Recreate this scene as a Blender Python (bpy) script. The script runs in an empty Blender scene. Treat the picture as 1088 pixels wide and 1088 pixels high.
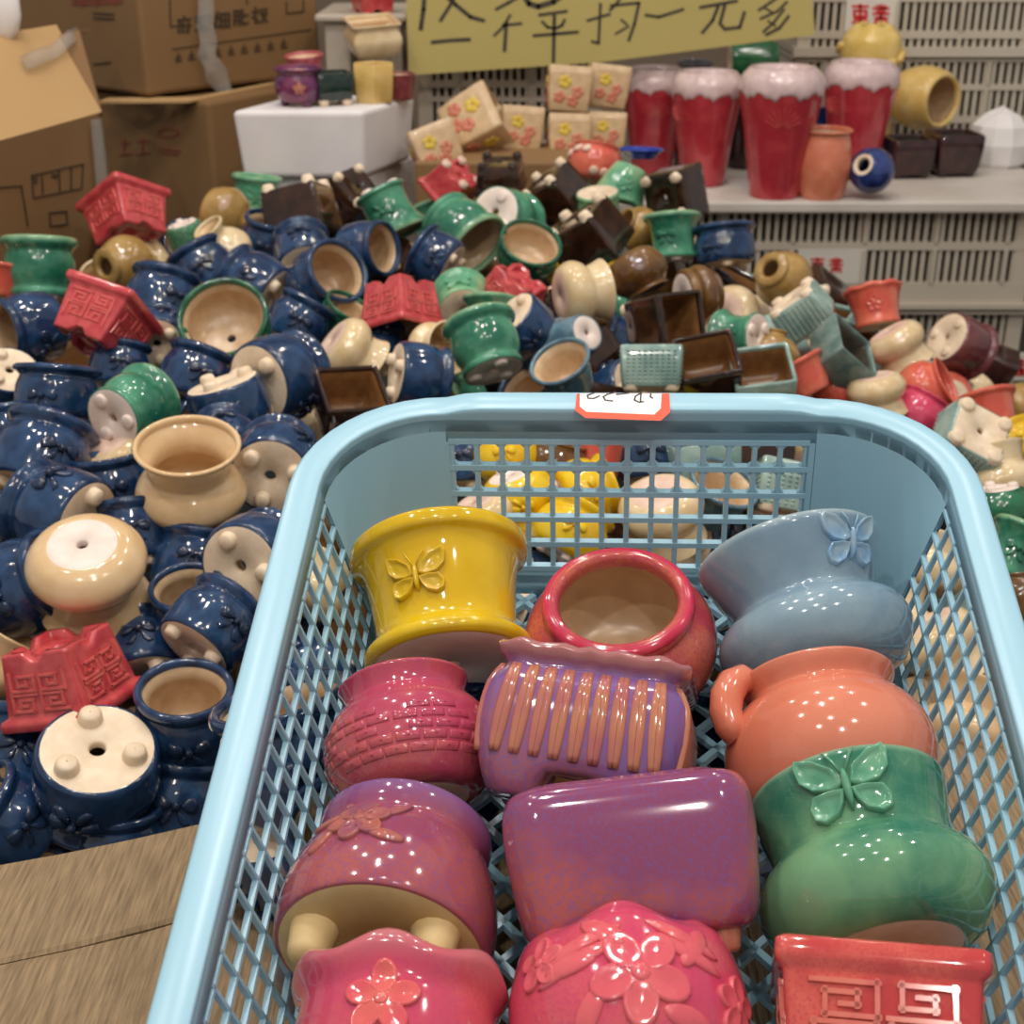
import bpy, bmesh, math, random
from math import sin, cos, pi, radians, sqrt, exp
from mathutils import Vector, Matrix

# ------------------------------------------------------------------ scene
SC = bpy.context.scene
COL = SC.collection
F = 1500.0                       # focal length in pixels of the 1088 frame
PITCH = radians(24)
CP, SP = cos(PITCH), sin(PITCH)
RIGHT = Vector((1, 0, 0)); FWD = Vector((0, CP, -SP)); UP = Vector((0, SP, CP))
FLOOR = -62.0                    # floor height below the lens, cm
S = 0.01                         # everything is laid out in cm, built in m

def W(p):                        # cm (lens at origin) -> metres (floor at z = 0)
    return Vector((p[0] * S, p[1] * S, (p[2] - FLOOR) * S))

def ray(px, py):
    return RIGHT * ((px - 544) / F) + UP * ((544 - py) / F) + FWD

def at(px, py, z):               # the point at depth z cm
    return ray(px, py) * z

def at_y(px, py, Y):             # on the upright plane y = Y
    r = ray(px, py)
    return r * (Y / r.y)

def at_h(px, py, Z):             # on the level plane z = Z
    r = ray(px, py)
    return r * (Z / r.z)

# ------------------------------------------------------------------ objects
def tag(o, label=None, cat=None, group=None, kind=None):
    if label: o['label'] = label
    if cat: o['category'] = cat
    if group: o['group'] = group
    if kind: o['kind'] = kind
    return o

def empty(name, loc, label=None, cat=None, group=None, mat=None):
    o = bpy.data.objects.new(name, None); COL.objects.link(o)
    o.empty_display_size = 0.01
    if mat is not None: o.matrix_world = mat
    else: o.location = loc
    return tag(o, label, cat, group)

class MB:
    """collects faces, then links them as one mesh object"""
    def __init__(s): s.v = []; s.f = []; s.sm = []
    def add(s, vs, fs, smooth=True):
        b = len(s.v); s.v += [tuple(p) for p in vs]
        for f in fs: s.f.append(tuple(b + i for i in f)); s.sm.append(smooth)
    def box(s, c, h, ax=None, smooth=False):
        c = Vector(c); A = ax or (Vector((1,0,0)), Vector((0,1,0)), Vector((0,0,1)))
        vs = [c + A[0]*(h[0]*x) + A[1]*(h[1]*y) + A[2]*(h[2]*z) for x in (-1,1) for y in (-1,1) for z in (-1,1)]
        s.add(vs, [(0,1,3,2),(4,6,7,5),(0,4,5,1),(2,3,7,6),(0,2,6,4),(1,5,7,3)], smooth)
    def hexa(s, lo, hi, smooth=False):          # lo, hi: four corners each, same order
        s.add(list(lo)+list(hi), [(3,2,1,0),(4,5,6,7),(0,1,5,4),(1,2,6,5),(2,3,7,6),(3,0,4,7)], smooth)
    def rings(s, rs, close=True, cap0=False, cap1=False, smooth=True):
        n = len(rs[0]); vs = [p for r in rs for p in r]; fs = []
        for i in range(len(rs)-1):
            for j in range(n if close else n-1):
                k = (j+1) % n
                fs.append((i*n+j, i*n+k, (i+1)*n+k, (i+1)*n+j))
        if cap0: fs.append(tuple(range(n-1,-1,-1)))
        if cap1: fs.append(tuple((len(rs)-1)*n+j for j in range(n)))
        s.add(vs, fs, smooth)
    def tube(s, pts, r, n=8, cap=True):
        pts = [Vector(p) for p in pts]; rs = []
        for i, p in enumerate(pts):
            d = (pts[min(i+1,len(pts)-1)] - pts[max(i-1,0)]).normalized()
            a = d.orthogonal().normalized() if i == 0 else (a - d*a.dot(d)).normalized()
            b = d.cross(a); rr = r[i] if isinstance(r, (list,tuple)) else r
            rs.append([p + (a*cos(t)+b*sin(t))*rr for t in [2*pi*k/n for k in range(n)]])
        s.rings(rs, True, cap, cap)
    def ball(s, c, rad, ax=None, nu=12, nv=7):
        c = Vector(c); A = ax or (Vector((1,0,0)), Vector((0,1,0)), Vector((0,0,1)))
        rs = []
        for i in range(nv+1):
            t = -pi/2 + pi*i/nv
            t = max(min(t, pi/2-.02), -pi/2+.02)
            rs.append([c + A[0]*(rad[0]*cos(t)*cos(p)) + A[1]*(rad[1]*cos(t)*sin(p)) + A[2]*(rad[2]*sin(t)) for p in [2*pi*k/nu for k in range(nu)]])
        s.rings(rs, True, True, True)
    def mesh(s, name, mat):
        me = bpy.data.meshes.new(name)
        me.from_pydata(s.v, [], s.f)
        me.polygons.foreach_set('use_smooth', s.sm)
        if mat: me.materials.append(mat)
        me.update()
        return me

def fixn(me):
    bm = bmesh.new(); bm.from_mesh(me); bmesh.ops.recalc_face_normals(bm, faces=bm.faces); bm.to_mesh(me); bm.free()
    return me

def obj(name, me, parent=None, bevel=0, seg=2):
    o = bpy.data.objects.new(name, me); COL.objects.link(o)
    if parent is not None: o.parent = parent
    if bevel:
        m = o.modifiers.new('bevel', 'BEVEL'); m.width = bevel; m.segments = seg; m.limit_method = 'ANGLE'; m.angle_limit = radians(35)
    return o

def wobj(name, mb, mat, parent=None, bevel=0, seg=2, fix=True):
    """mb holds world cm coordinates; the object sits at its parent's (empty's) place"""
    off = Vector(parent.location) if parent is not None else Vector((0,0,0))
    if parent is None:
        n = len(mb.v); c = Vector((sum(p[0] for p in mb.v)/n, sum(p[1] for p in mb.v)/n, min(p[2] for p in mb.v)))
        off = W(c)
    mb.v = [tuple(W(p) - off) for p in mb.v]
    me = mb.mesh(name, mat)
    if fix: fixn(me)
    o = obj(name, me, parent, bevel, seg)
    if parent is None: o.location = off
    return o

# ------------------------------------------------------------------ materials
def rgb(r, g, b):
    f = lambda c: (c/255/12.92 if c/255 <= .04045 else ((c/255+.055)/1.055)**2.4)
    return (f(r), f(g), f(b), 1)

def nmat(name):
    m = bpy.data.materials.new(name); m.use_nodes = True
    nt = m.node_tree; return m, nt, nt.nodes['Principled BSDF']

def glaze(name, c1, c2=None, scale=3.0, lo=.4, hi=.65, rough=.1, edge=None, zr=None, crackle=None, speck=None, bump=0.0):
    """glossy fired glaze: two colours mottled by noise; edge = colour where the glaze breaks thin over rims (zr = object heights);
    crackle = colour of the craze lines; speck = colour of fine speckle"""
    m, nt, bs = nmat(name); N = nt.nodes; L = nt.links
    tc = N.new('ShaderNodeTexCoord')
    no = N.new('ShaderNodeTexNoise'); no.inputs['Scale'].default_value = scale; no.inputs['Detail'].default_value = 4
    L.new(tc.outputs['Object'], no.inputs['Vector'])
    ra = N.new('ShaderNodeValToRGB'); L.new(no.outputs['Fac'], ra.inputs['Fac'])
    ra.color_ramp.elements[0].position = lo; ra.color_ramp.elements[0].color = rgb(*c1)
    ra.color_ramp.elements[1].position = hi; ra.color_ramp.elements[1].color = rgb(*(c2 or c1))
    cur = ra.outputs['Color']
    def mix(fac, a, col):
        x = N.new('ShaderNodeMix'); x.data_type = 'RGBA'
        L.new(fac, x.inputs[0]); L.new(a, x.inputs[6]); x.inputs[7].default_value = rgb(*col)
        return x.outputs[2]
    if speck:
        n2 = N.new('ShaderNodeTexNoise'); n2.inputs['Scale'].default_value = 28; n2.inputs['Detail'].default_value = 6
        L.new(tc.outputs['Object'], n2.inputs['Vector'])
        r2 = N.new('ShaderNodeMapRange'); r2.inputs[1].default_value = .48; r2.inputs[2].default_value = .62; r2.inputs[4].default_value = .5
        L.new(n2.outputs['Fac'], r2.inputs[0]); cur = mix(r2.outputs[0], cur, speck)
    if crackle:
        vo = N.new('ShaderNodeTexVoronoi'); vo.feature = 'DISTANCE_TO_EDGE'; vo.inputs['Scale'].default_value = 7
        L.new(tc.outputs['Object'], vo.inputs['Vector'])
        r3 = N.new('ShaderNodeMapRange'); r3.inputs[1].default_value = 0; r3.inputs[2].default_value = .02; r3.inputs[3].default_value = .2; r3.inputs[4].default_value = 0
        L.new(vo.outputs['Distance'], r3.inputs[0]); cur = mix(r3.outputs[0], cur, crackle)
    if edge:
        sx = N.new('ShaderNodeSeparateXYZ'); L.new(tc.outputs['Object'], sx.inputs[0])
        ad = N.new('ShaderNodeMath'); ad.operation = 'MULTIPLY_ADD'; ad.inputs[1].default_value = .12; L.new(no.outputs['Fac'], ad.inputs[0]); L.new(sx.outputs['Z'], ad.inputs[2])
        r4 = N.new('ShaderNodeMapRange'); r4.inputs[1].default_value = zr[0]+.06; r4.inputs[2].default_value = zr[1]+.06
        L.new(ad.outputs[0], r4.inputs[0]); cur = mix(r4.outputs[0], cur, edge)
    L.new(cur, bs.inputs['Base Color'])
    bs.inputs['Roughness'].default_value = rough
    bs.inputs['Coat Weight'].default_value = .5; bs.inputs['Coat Roughness'].default_value = .015
    if bump:
        b = N.new('ShaderNodeBump'); b.inputs['Strength'].default_value = bump; b.inputs['Distance'].default_value = .003
        L.new(no.outputs['Fac'], b.inputs['Height']); L.new(b.outputs[0], bs.inputs['Normal'])
    return m

def matte(name, c1, c2=None, scale=8.0, rough=.6, lo=.35, hi=.65, bump=0, stretch=None, spec=.5):
    m, nt, bs = nmat(name); N = nt.nodes; L = nt.links
    tc = N.new('ShaderNodeTexCoord'); no = N.new('ShaderNodeTexNoise'); no.inputs['Scale'].default_value = scale; no.inputs['Detail'].default_value = 5
    src = tc.outputs['Object']
    if stretch:
        mp = N.new('ShaderNodeMapping'); mp.inputs['Scale'].default_value = stretch; L.new(src, mp.inputs[0]); src = mp.outputs[0]
    L.new(src, no.inputs['Vector'])
    ra = N.new('ShaderNodeValToRGB'); L.new(no.outputs['Fac'], ra.inputs['Fac'])
    ra.color_ramp.elements[0].position = lo; ra.color_ramp.elements[0].color = rgb(*c1)
    ra.color_ramp.elements[1].position = hi; ra.color_ramp.elements[1].color = rgb(*(c2 or c1))
    L.new(ra.outputs['Color'], bs.inputs['Base Color'])
    bs.inputs['Roughness'].default_value = rough; bs.inputs['Specular IOR Level'].default_value = spec
    if bump:
        b = N.new('ShaderNodeBump'); b.inputs['Strength'].default_value = bump; b.inputs['Distance'].default_value = .002
        L.new(no.outputs['Fac'], b.inputs['Height']); L.new(b.outputs[0], bs.inputs['Normal'])
    return m

M = {}
M['bisque'] = matte('bisque clay', (222,198,168), (236,216,190), 3, .55)
M['bisque_white'] = matte('white bisque clay', (228,208,196), (238,222,212), 3, .55)
M['bisque_pink'] = matte('pinkish bisque clay', (212,178,158), (226,196,178), 3, .55)
M['bisque_tan'] = matte('yellowish bisque clay', (205,175,120), (216,188,136), 3, .6)
M['lining'] = matte('cream lining glaze', (196,164,126), (212,182,146), 3, .28)
M['lining_brown'] = matte('brown lining glaze', (120,82,48), (140,98,58), 3, .25)
M['lining_dark'] = matte('dark lining glaze', (60,58,52), (78,72,62), 3, .3)
M['navy'] = glaze('navy glaze', (22,46,80), (42,72,110), 2.2)
M['navy2'] = glaze('dark navy glaze', (20,38,64), (34,58,92), 2.2)
M['cream'] = glaze('cream glaze', (216,180,134), (224,192,150), 2, rough=.12)
M['ivory'] = glaze('ivory glaze', (226,204,166), (214,186,140), 2, rough=.14)
M['green'] = glaze('jade green glaze', (36,104,80), (88,156,124), 1.6, lo=.35, hi=.7, edge=(150,184,140), zr=(1.34,1.5))
M['green2'] = glaze('deep green glaze', (20,76,54), (44,112,80), 1.8, edge=(120,156,120), zr=(1.34,1.5))
M['palegreen'] = glaze('pale green glaze', (92,160,124), (146,188,142), 1.6)
M['fret'] = glaze('coral red glaze', (184,58,66), (206,86,86), 2.5, rough=.16)
M['fret_line'] = glaze('coral red thin glaze', (204,82,82), (216,104,98), 4, rough=.16)
M['brown'] = glaze('dark brown glaze', (38,22,16), (60,34,22), 2.0, rough=.08)
M['brown_rim'] = glaze('brown rim glaze', (84,50,28), (104,66,38), 2.0, rough=.08)
M['olive'] = glaze('olive tan glaze', (150,116,62), (176,142,84), 1.6, rough=.12)
M['umber'] = glaze('umber glaze', (92,62,30), (124,88,46), 1.6, rough=.1)
M['celadon'] = glaze('celadon grey glaze', (122,150,144), (158,182,172), 1.6, rough=.14)
M['celadon_dark'] = glaze('dark celadon glaze', (84,108,104), (118,138,132), 1.6, rough=.14)
M['greyblue'] = glaze('grey blue glaze', (74,104,122), (110,142,156), 1.6, rough=.14)
M['coral'] = glaze('coral glaze', (206,88,72), (222,116,92), 1.8, rough=.14)
M['pink'] = glaze('bright pink glaze', (206,62,96), (224,90,120), 1.8, rough=.12)
M['yellow'] = glaze('yellow glaze', (222,176,18), (236,200,40), 1.8, rough=.1)
M['plum'] = glaze('plum glaze', (92,44,52), (120,66,66), 1.8, rough=.14)
M['maroon'] = glaze('dark maroon glaze', (44,24,26), (64,36,36), 1.8, rough=.16)
M['cobalt'] = glaze('cobalt glaze', (24,50,140), (34,66,166), 1.8, rough=.1)

# ------------------------------------------------------------------ pot geometry
def circ(n=40): return [(cos(2*pi*k/n), sin(2*pi*k/n)) for k in range(n)]

def rsquare(c=.16, ns=7, nc=5):
    """rounded square of half width 1, corner radius c"""
    out = []
    for q in range(4):
        ca, sa = cos(q*pi/2), sin(q*pi/2); loc = []
        for i in range(ns): loc.append((1, -(1-c) + 2*(1-c)*i/ns))
        for i in range(nc):
            t = (pi/2)*i/nc
            loc.append((1-c+c*cos(t), 1-c+c*sin(t)))
        out += [(x*ca - y*sa, x*sa + y*ca) for x, y in loc]
    return out

def lerp_prof(prof, z):
    if z <= prof[0][1]: return prof[0][0]
    for (r0, z0), (r1, z1) in zip(prof, prof[1:]):
        if z0 <= z <= z1: return r0 + (r1-r0)*(z-z0)/max(z1-z0, 1e-6)
    return prof[-1][0]

def spline(prof, k=4):
    """Catmull-Rom through the profile points"""
    P = [prof[0]] + list(prof) + [prof[-1]]; out = []
    for i in range(1, len(P)-2):
        for j in range(k):
            t = j/k; q = []
            for a in (0, 1):
                p0, p1, p2, p3 = P[i-1][a], P[i][a], P[i+1][a], P[i+2][a]
                q.append(.5*((2*p1) + (-p0+p2)*t + (2*p0-5*p1+4*p2-p3)*t*t + (-p0+3*p1-3*p2+p3)*t**3))
            out.append(tuple(q))
    out.append(prof[-1]); return out

class Pot:
    """outer profile (r, z) from the foot to the rim lip; the parts are built once and copied for every pot of the kind"""
    def __init__(s, prof, sec=None, wall=.1, glz='navy', lin='lining', base='bisque', hole=.1, lift=0.0, arch=None, neck=None, smooth=4, wave=None, depth=.12):
        s.sec = sec or circ(); s.parts = []; s.prof = spline(prof, smooth) if smooth > 1 else list(prof)
        s.H = max(z for r, z in prof)
        s.W = max(r for r, z in prof)
        pr = s.prof; rt, zt = pr[-1]
        n = len(s.sec)
        def ring(r, z, top=False):
            out = []
            for i, (x, y) in enumerate(s.sec):
                zz = z
                if wave and z > s.H*.6: zz += wave[1]*((z/s.H-.6)/.4)*cos(wave[0]*math.atan2(y, x))
                out.append((x*r, y*r, zz))
            return out
        body = MB(); rs = []
        r0 = pr[0][0]; z0 = pr[0][1]
        if arch:                                     # arched cut-outs between corner feet
            hgt, wid = arch
            def zarch(x, y):
                a = max(abs(x), abs(y)); t = min(abs(x), abs(y))/max(a, 1e-6)
                return hgt*max(0, min(1, (wid - t)/.12)) if t < wid else 0
            rs.append([(x*(r0-wall*1.3), y*(r0-wall*1.3), hgt) for x, y in s.sec])
            rs.append([(x*(r0-wall*1.2), y*(r0-wall*1.2), zarch(x, y)) for x, y in s.sec])
            rs.append([(x*r0, y*r0, zarch(x, y)) for x, y in s.sec])
            for r, z in pr[1:]:
                rs.append([(x*r, y*r, max(z, zarch(x, y)+.01*(1+z))) for x, y in s.sec] if z < hgt*1.6 else ring(r, z))
            lift = hgt; rb = r0 - wall*1.3
        else:
            rb = r0 - .03
            rs.append(ring(r0-.03, z0))
            for r, z in pr: rs.append(ring(r, z))
        rin = rt - wall
        rs.append(ring(rt-wall*.3, zt+wall*.28)); rs.append(ring(rt-wall*.75, zt+wall*.22)); rs.append(ring(rin, zt-.03)); rs.append(ring(rin+.005, zt-depth))
        body.rings(rs); s.parts.append(('body', body, glz, None))
        # lining: follows the outside profile inwards
        lin_m = MB(); rs = [ring(rin+.005, zt-depth)]
        zb = (z0 + lift) + .16
        for k in range(1, 9):
            z = (zt-depth) + (zb - (zt-depth))*k/8
            rs.append(ring(max(lerp_prof(pr, z)-wall*1.2, .12) if k < 8 else max(lerp_prof(pr, z)-wall*2.2, .12), z))
        rs.append([(hole*cos(a), hole*sin(a), zb-.02) for a in [math.atan2(y, x) for x, y in s.sec]])
        lin_m.rings(rs); s.parts.append(('lining', lin_m, lin, None))
        ba = MB(); ang = [math.atan2(y, x) for x, y in s.sec]; zl = z0 + lift
        rs = [[(x*rb, y*rb, zl) for x, y in s.sec], [(x*rb*.93, y*rb*.93, zl-.012) for x, y in s.sec],
              [(hole*1.25*cos(a), hole*1.25*sin(a), zl-.012) for a in ang], [(hole*cos(a), hole*sin(a), zl+.03) for a in ang], [(hole*cos(a), hole*sin(a), zb-.02) for a in ang]]
        ba.rings(rs); s.parts.append(('base', ba, base, None))
    def R(s, z): return lerp_prof(s.prof, z)
    def part(s, name, mb, mat, label=None): s.parts.append((name, mb, mat, label)); return s
    def feet(s, n=3, rad=.58, r=.16, h=.2, mat='bisque', a0=.5, name='foot'):
        for k in range(n):
            a = a0 + 2*pi*k/n; m = MB(); c = (rad*cos(a), rad*sin(a))
            prof = [(r*1.15, .05), (r, -h*.4), (r*.92, -h*.8), (r*.7, -h), (.01, -h*1.03)]
            m.rings([[(c[0]+q*cos(t), c[1]+q*sin(t), z) for t in [2*pi*i/14 for i in range(14)]] for q, z in prof])
            s.part(name, m, mat)
        return s
    def surf(s, x, y, h, z0, ang=0, flat=False):
        """point on the wall: x sideways, y upwards from z0, h off the surface"""
        z = z0 + y; r = s.R(z) + h
        if flat: p = Vector((r, x, z)); ca, sa = cos(ang), sin(ang); return Vector((p.x*ca-p.y*sa, p.x*sa+p.y*ca, z))
        a = ang + x/max(s.R(z0), .3); return Vector((r*cos(a), r*sin(a), z))
    def emboss(s, mb, poly, h, z0, ang=0, flat=False, steps=((1,-.03),(1,.3),(.9,.75),(.7,.95),(.35,1.05),(.02,1.08))):
        cx = sum(p[0] for p in poly)/len(poly); cy = sum(p[1] for p in poly)/len(poly)
        mb.rings([[s.surf(cx+(x-cx)*k, cy+(y-cy)*k, (h*g if g > 0 else g), z0, ang, flat) for x, y in poly] for k, g in steps])
    def bar(s, mb, p, q, w, h, z0, ang=0, flat=True, n=1):
        """raised bar from p to q on the wall"""
        dx, dy = q[0]-p[0], q[1]-p[1]; l = sqrt(dx*dx+dy*dy) or 1; ux, uy = dx/l, dy/l; nx, ny = -uy, ux
        p = (p[0]-ux*w, p[1]-uy*w); q = (q[0]+ux*w, q[1]+uy*w)
        for i in range(n):
            a = (p[0]+(q[0]-p[0])*i/n, p[1]+(q[1]-p[1])*i/n); b = (p[0]+(q[0]-p[0])*(i+1)/n, p[1]+(q[1]-p[1])*(i+1)/n)
            pol = lambda k: [(a[0]-nx*k, a[1]-ny*k), (b[0]-nx*k, b[1]-ny*k), (b[0]+nx*k, b[1]+ny*k), (a[0]+nx*k, a[1]+ny*k)]
            lo = [s.surf(x, y, -.04, z0, ang, flat) for x, y in pol(w)]; hi = [s.surf(x, y, h, z0, ang, flat) for x, y in pol(w*.6)]
            mb.hexa(lo, hi, smooth=False)
    def finish(s, key):
        s.meshes = []; cache = {}
        for name, mb, mat, label in s.parts:
            me = mb.mesh(key + '_' + name, M[mat] if isinstance(mat, str) else mat); fixn(me)
            s.meshes.append((name, me, label))
        return s

def ell(cx, cy, rx, ry, rot=0, n=14):
    c, d = cos(rot), sin(rot)
    return [(cx + rx*cos(t)*c - ry*sin(t)*d, cy + rx*cos(t)*d + ry*sin(t)*c) for t in [2*pi*k/n for k in range(n)]]

def bow(p, z0, k=1.0, ang=0, mat=None, h=.09):
    m = MB()
    for sg in (-1, 1):
        lobe = [(sg*.06*k, .02*k), (sg*.2*k, .17*k), (sg*.38*k, .2*k), (sg*.45*k, .02*k), (sg*.38*k, -.14*k), (sg*.2*k, -.1*k)]
        p.emboss(m, lobe, h, z0, ang)
        tail = [(sg*.04*k, -.06*k), (sg*.16*k, -.16*k), (sg*.34*k, -.36*k), (sg*.2*k, -.4*k), (sg*.08*k, -.28*k)]
        p.emboss(m, tail, h*.7, z0, ang)
    p.emboss(m, ell(0, 0, .08*k, .1*k), h*1.5, z0, ang)
    p.part('bow', m, mat); return p

def butterfly(p, z0, k=1.0, ang=0, mat=None, h=.08, name='butterfly'):
    m = MB()
    for sg in (-1, 1):
        up = [(sg*.04, .02), (sg*.1, .2), (sg*.28, .36), (sg*.46, .44), (sg*.5, .36), (sg*.48, .16), (sg*.36, .02), (sg*.16, -.03)]
        lo = [(sg*.04, -.04), (sg*.2, -.03), (sg*.38, -.04), (sg*.46, -.16), (sg*.44, -.3), (sg*.32, -.36), (sg*.16, -.3), (sg*.08, -.18)]
        st = ((1.06,-.03),(1.05,.55),(.98,1.0),(.88,1.0),(.72,.55),(.4,.5),(.02,.55))
        p.emboss(m, [(x*k, y*k) for x, y in up], h, z0, ang, steps=st); p.emboss(m, [(x*k, y*k) for x, y in lo], h, z0, ang, steps=st)
        m.tube([p.surf(sg*.02*k, .14*k, h*.8, z0, ang), p.surf(sg*.1*k, .32*k, h*.9, z0, ang), p.surf(sg*.16*k, .42*k, h*.6, z0, ang)], .018*k, 6)
    p.emboss(m, ell(0, -.04*k, .05*k, .24*k), h*1.5, z0, ang)
    p.part(name, m, mat); return p

def flower(p, z0, k=1.0, ang=0, mat=None, h=.07, petals=5, cx=0, cy=0, mb=None, leaves=False, name='flower_relief', rot=.3):
    m = mb or MB()
    for i in range(petals):
        a = rot + 2*pi*i/petals
        p.emboss(m, [(cx+x, cy+y) for x, y in ell(.24*k*cos(a), .24*k*sin(a), .2*k, .15*k, a)], h, z0, ang, steps=((1.05,-.03),(1.03,.5),(.95,1.0),(.8,.95),(.45,.55),(.02,.4)))
    p.emboss(m, ell(cx, cy, .09*k, .09*k), h*1.3, z0, ang)
    if leaves:
        for a, d in ((2.2, .5), (2.9, .62), (3.7, .55), (5.6, .55), (.5, .6)):
            p.emboss(m, [(cx+x, cy+y) for x, y in ell(d*k*cos(a), d*k*sin(a), .26*k, .1*k, a+.4)], h*.8, z0, ang)
    if mb is None: p.part(name, m, mat)
    return p

SPIRAL = [(.1,.08),(.1,.92),(.9,.92),(.9,.24),(.36,.24),(.36,.66),(.64,.66),(.64,.46)]
def fret(p, z0, z1, half, mat, h=.035, faces=4, w=.035):
    for q in range(faces):
        m = MB()
        for ci in (0, 1):
            for cj in (0, 1):
                for a, b in zip(SPIRAL, SPIRAL[1:]):
                    def mp(t):
                        x, y = t
                        if ci: x = 1-x
                        if cj: x, y = y, 1-x
                        return (-half + (ci+x)*half, (cj+y)*(z1-z0)/2)
                    p.bar(m, mp(a), mp(b), w, h, z0, q*pi/2)
        p.part('fret_relief', m, mat)
    return p

K = {}
def kind(key, pot): K[key] = pot.finish(key); return pot

NAVYP = [(.9,0),(.96,.1),(1.0,.5),(.99,.85),(.9,1.1),(.86,1.2),(.93,1.3),(.97,1.38),(.95,1.46)]
kind('navy', bow(Pot(NAVYP, wall=.15, hole=.13).feet(3, .6, .19, .2), .72, .95, 0, 'navy2'))
kind('navy_wide', bow(Pot([(.84,0),(.93,.14),(.95,.5),(.92,.8),(.86,.95),(.92,1.03),(1.02,1.08),(1.02,1.16)], wall=.15).feet(3, .6, .17, .15), .45, .8, 0, 'navy2'))
kind('waist', Pot([(.6,0),(.82,.1),(1.0,.38),(.92,.66),(.74,.84),(.72,.95),(.8,1.2),(.93,1.4),(.95,1.46)], wall=.1, glz='cream', lin='cream', base='bisque_white', hole=.09))
kind('waist_ivory', Pot([(.68,0),(.86,.1),(1.0,.38),(.94,.66),(.8,.84),(.8,.95),(.86,1.15),(.93,1.3),(.95,1.36)], wall=.1, glz='ivory', lin='cream', base='bisque_pink', hole=.09))
SPOOL = [(.8,0),(.82,.1),(.74,.2),(.72,.6),(.78,1.0),(.9,1.24),(.99,1.34),(.98,1.46)]
kind('spool', bow(Pot(SPOOL, wall=.13, glz='green', base='bisque_white', hole=.12, smooth=3).feet(3, .5, .2, .12, 'bisque_white'), .75, .8, 0, 'green'))
kind('spool_fat', Pot([(.78,0),(.8,.12),(.74,.22),(.86,.5),(.9,.8),(.86,1.05),(.84,1.15),(.96,1.28),(.99,1.36),(.97,1.46)], wall=.13, glz='green', base='bisque_white', hole=.12, smooth=3).feet(3, .5, .18, .1, 'bisque_white'))
kind('spool_pale', butterfly(Pot([(.8,0),(.84,.1),(.78,.24),(.8,.6),(.84,1.0),(.9,1.16),(.98,1.24),(.97,1.34)], wall=.13, glz='palegreen', base='bisque', hole=.12, smooth=3), .62, .8, 0, 'palegreen'))
gb = Pot([(.62,0),(.8,.12),(.95,.4),(.98,.7),(.95,.9),(1.0,1.0),(1.0,1.1)], wall=.12, glz='green2', base='bisque_white', hole=.1).feet(3, .42, .16, .14, 'bisque_white')
dm = MB(); dm.tube([(-.12,-.86,1.02),(-.12,-.85,.9),(-.1,-.84,.76),(-.02,-.83,.66),(.05,-.8,.58)], [.05,.05,.055,.06,.045], 8)
kind('greenbowl', gb.part('glaze_drip', dm, 'green2'))
kind('greenspeck', Pot([(.62,0),(.74,.1),(.8,.7),(.86,1.2),(.98,1.3),(1.0,1.42)], wall=.12, glz=glaze('speckled green glaze', (30,92,62), (70,130,92), 9, speck=(150,190,160), bump=.4), base='bisque_white', smooth=3).feet(3, .42, .14, .12, 'bisque_white'))
SQ = rsquare(.12)
FP = [(.72,0),(.73,.05),(.75,.24),(.86,1.1),(.87,1.16),(.97,1.2),(1.0,1.26),(1.0,1.38)]
kind('fret', fret(Pot(FP, SQ, wall=.13, glz='fret', lin='lining', base='fret', arch=(.17,.32), smooth=1, hole=.1), .32, 1.08, .66, 'fret_line'))
kind('fretplain', Pot(FP, SQ, wall=.13, glz='fret', lin='lining', base='fret', arch=(.17,.32), smooth=1, hole=.1).feet(4, .78, .2, .1, 'bisque_pink', pi/4))
BP = [(.86,0),(.9,.06),(.93,.5),(.96,1.0),(.99,1.3),(1.0,1.5)]
kind('brown', Pot(BP, rsquare(.1), wall=.14, glz='brown', lin='lining_brown', base='brown', smooth=1).feet(4, .95, .2, .22, 'bisque', pi/4))
kind('brownwide', Pot([(.8,0),(.84,.05),(.9,.5),(.94,.9),(1.0,1.0),(1.0,1.12)], rsquare(.1), wall=.16, glz='brown', lin='lining_brown', base='brown', smooth=1).feet(4, .9, .2, .2, 'brown', pi/4))
kind('celadon', Pot([(.86,0),(.9,.06),(.96,.6),(1.0,1.3)], rsquare(.12), wall=.14, glz='celadon', lin='lining_brown', base='bisque', smooth=1).feet(4, .92, .22, .14, 'bisque', pi/4))
def knurl(p, mat):
    for q in range(4):
        m = MB()
        for i in range(9):
            for j in range(9):
                x, y = -.74+.185*i, .14+.125*j
                p.emboss(m, [(x-.07,y),(x,y-.05),(x+.07,y),(x,y+.05)], .045, 0, q*pi/2, True, ((1,-.03),(.7,.7),(.05,1)))
        p.part('knurled_relief', m, mat)
    return p
kind('celadonknurl', knurl(Pot([(.86,0),(.9,.06),(.96,.6),(1.0,1.3)], rsquare(.12), wall=.14, glz='celadon', lin='lining_brown', base='bisque', smooth=1), 'celadon').feet(4, .92, .24, .14, 'bisque', pi/4))
kind('celadondark', Pot([(.84,0),(.9,.06),(.98,.7),(1.0,1.25)], rsquare(.12), wall=.12, glz='celadon_dark', lin='lining_dark', base='bisque', smooth=1).feet(4, .92, .2, .1, 'bisque', pi/4))
kind('olivejar', Pot([(.56,0),(.64,.06),(.64,.2),(.76,.34),(.96,.7),(1.0,1.05),(.9,1.4),(.66,1.62),(.56,1.7),(.6,1.8),(.62,1.86)], wall=.14, glz='olive', lin='lining', base='olive', hole=.3))
kind('umberjar', Pot([(.56,0),(.8,.15),(1.0,.6),(.98,.95),(.8,1.2),(.7,1.3),(.76,1.4)], wall=.12, glz='umber', lin='lining_brown', base='bisque'))
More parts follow.
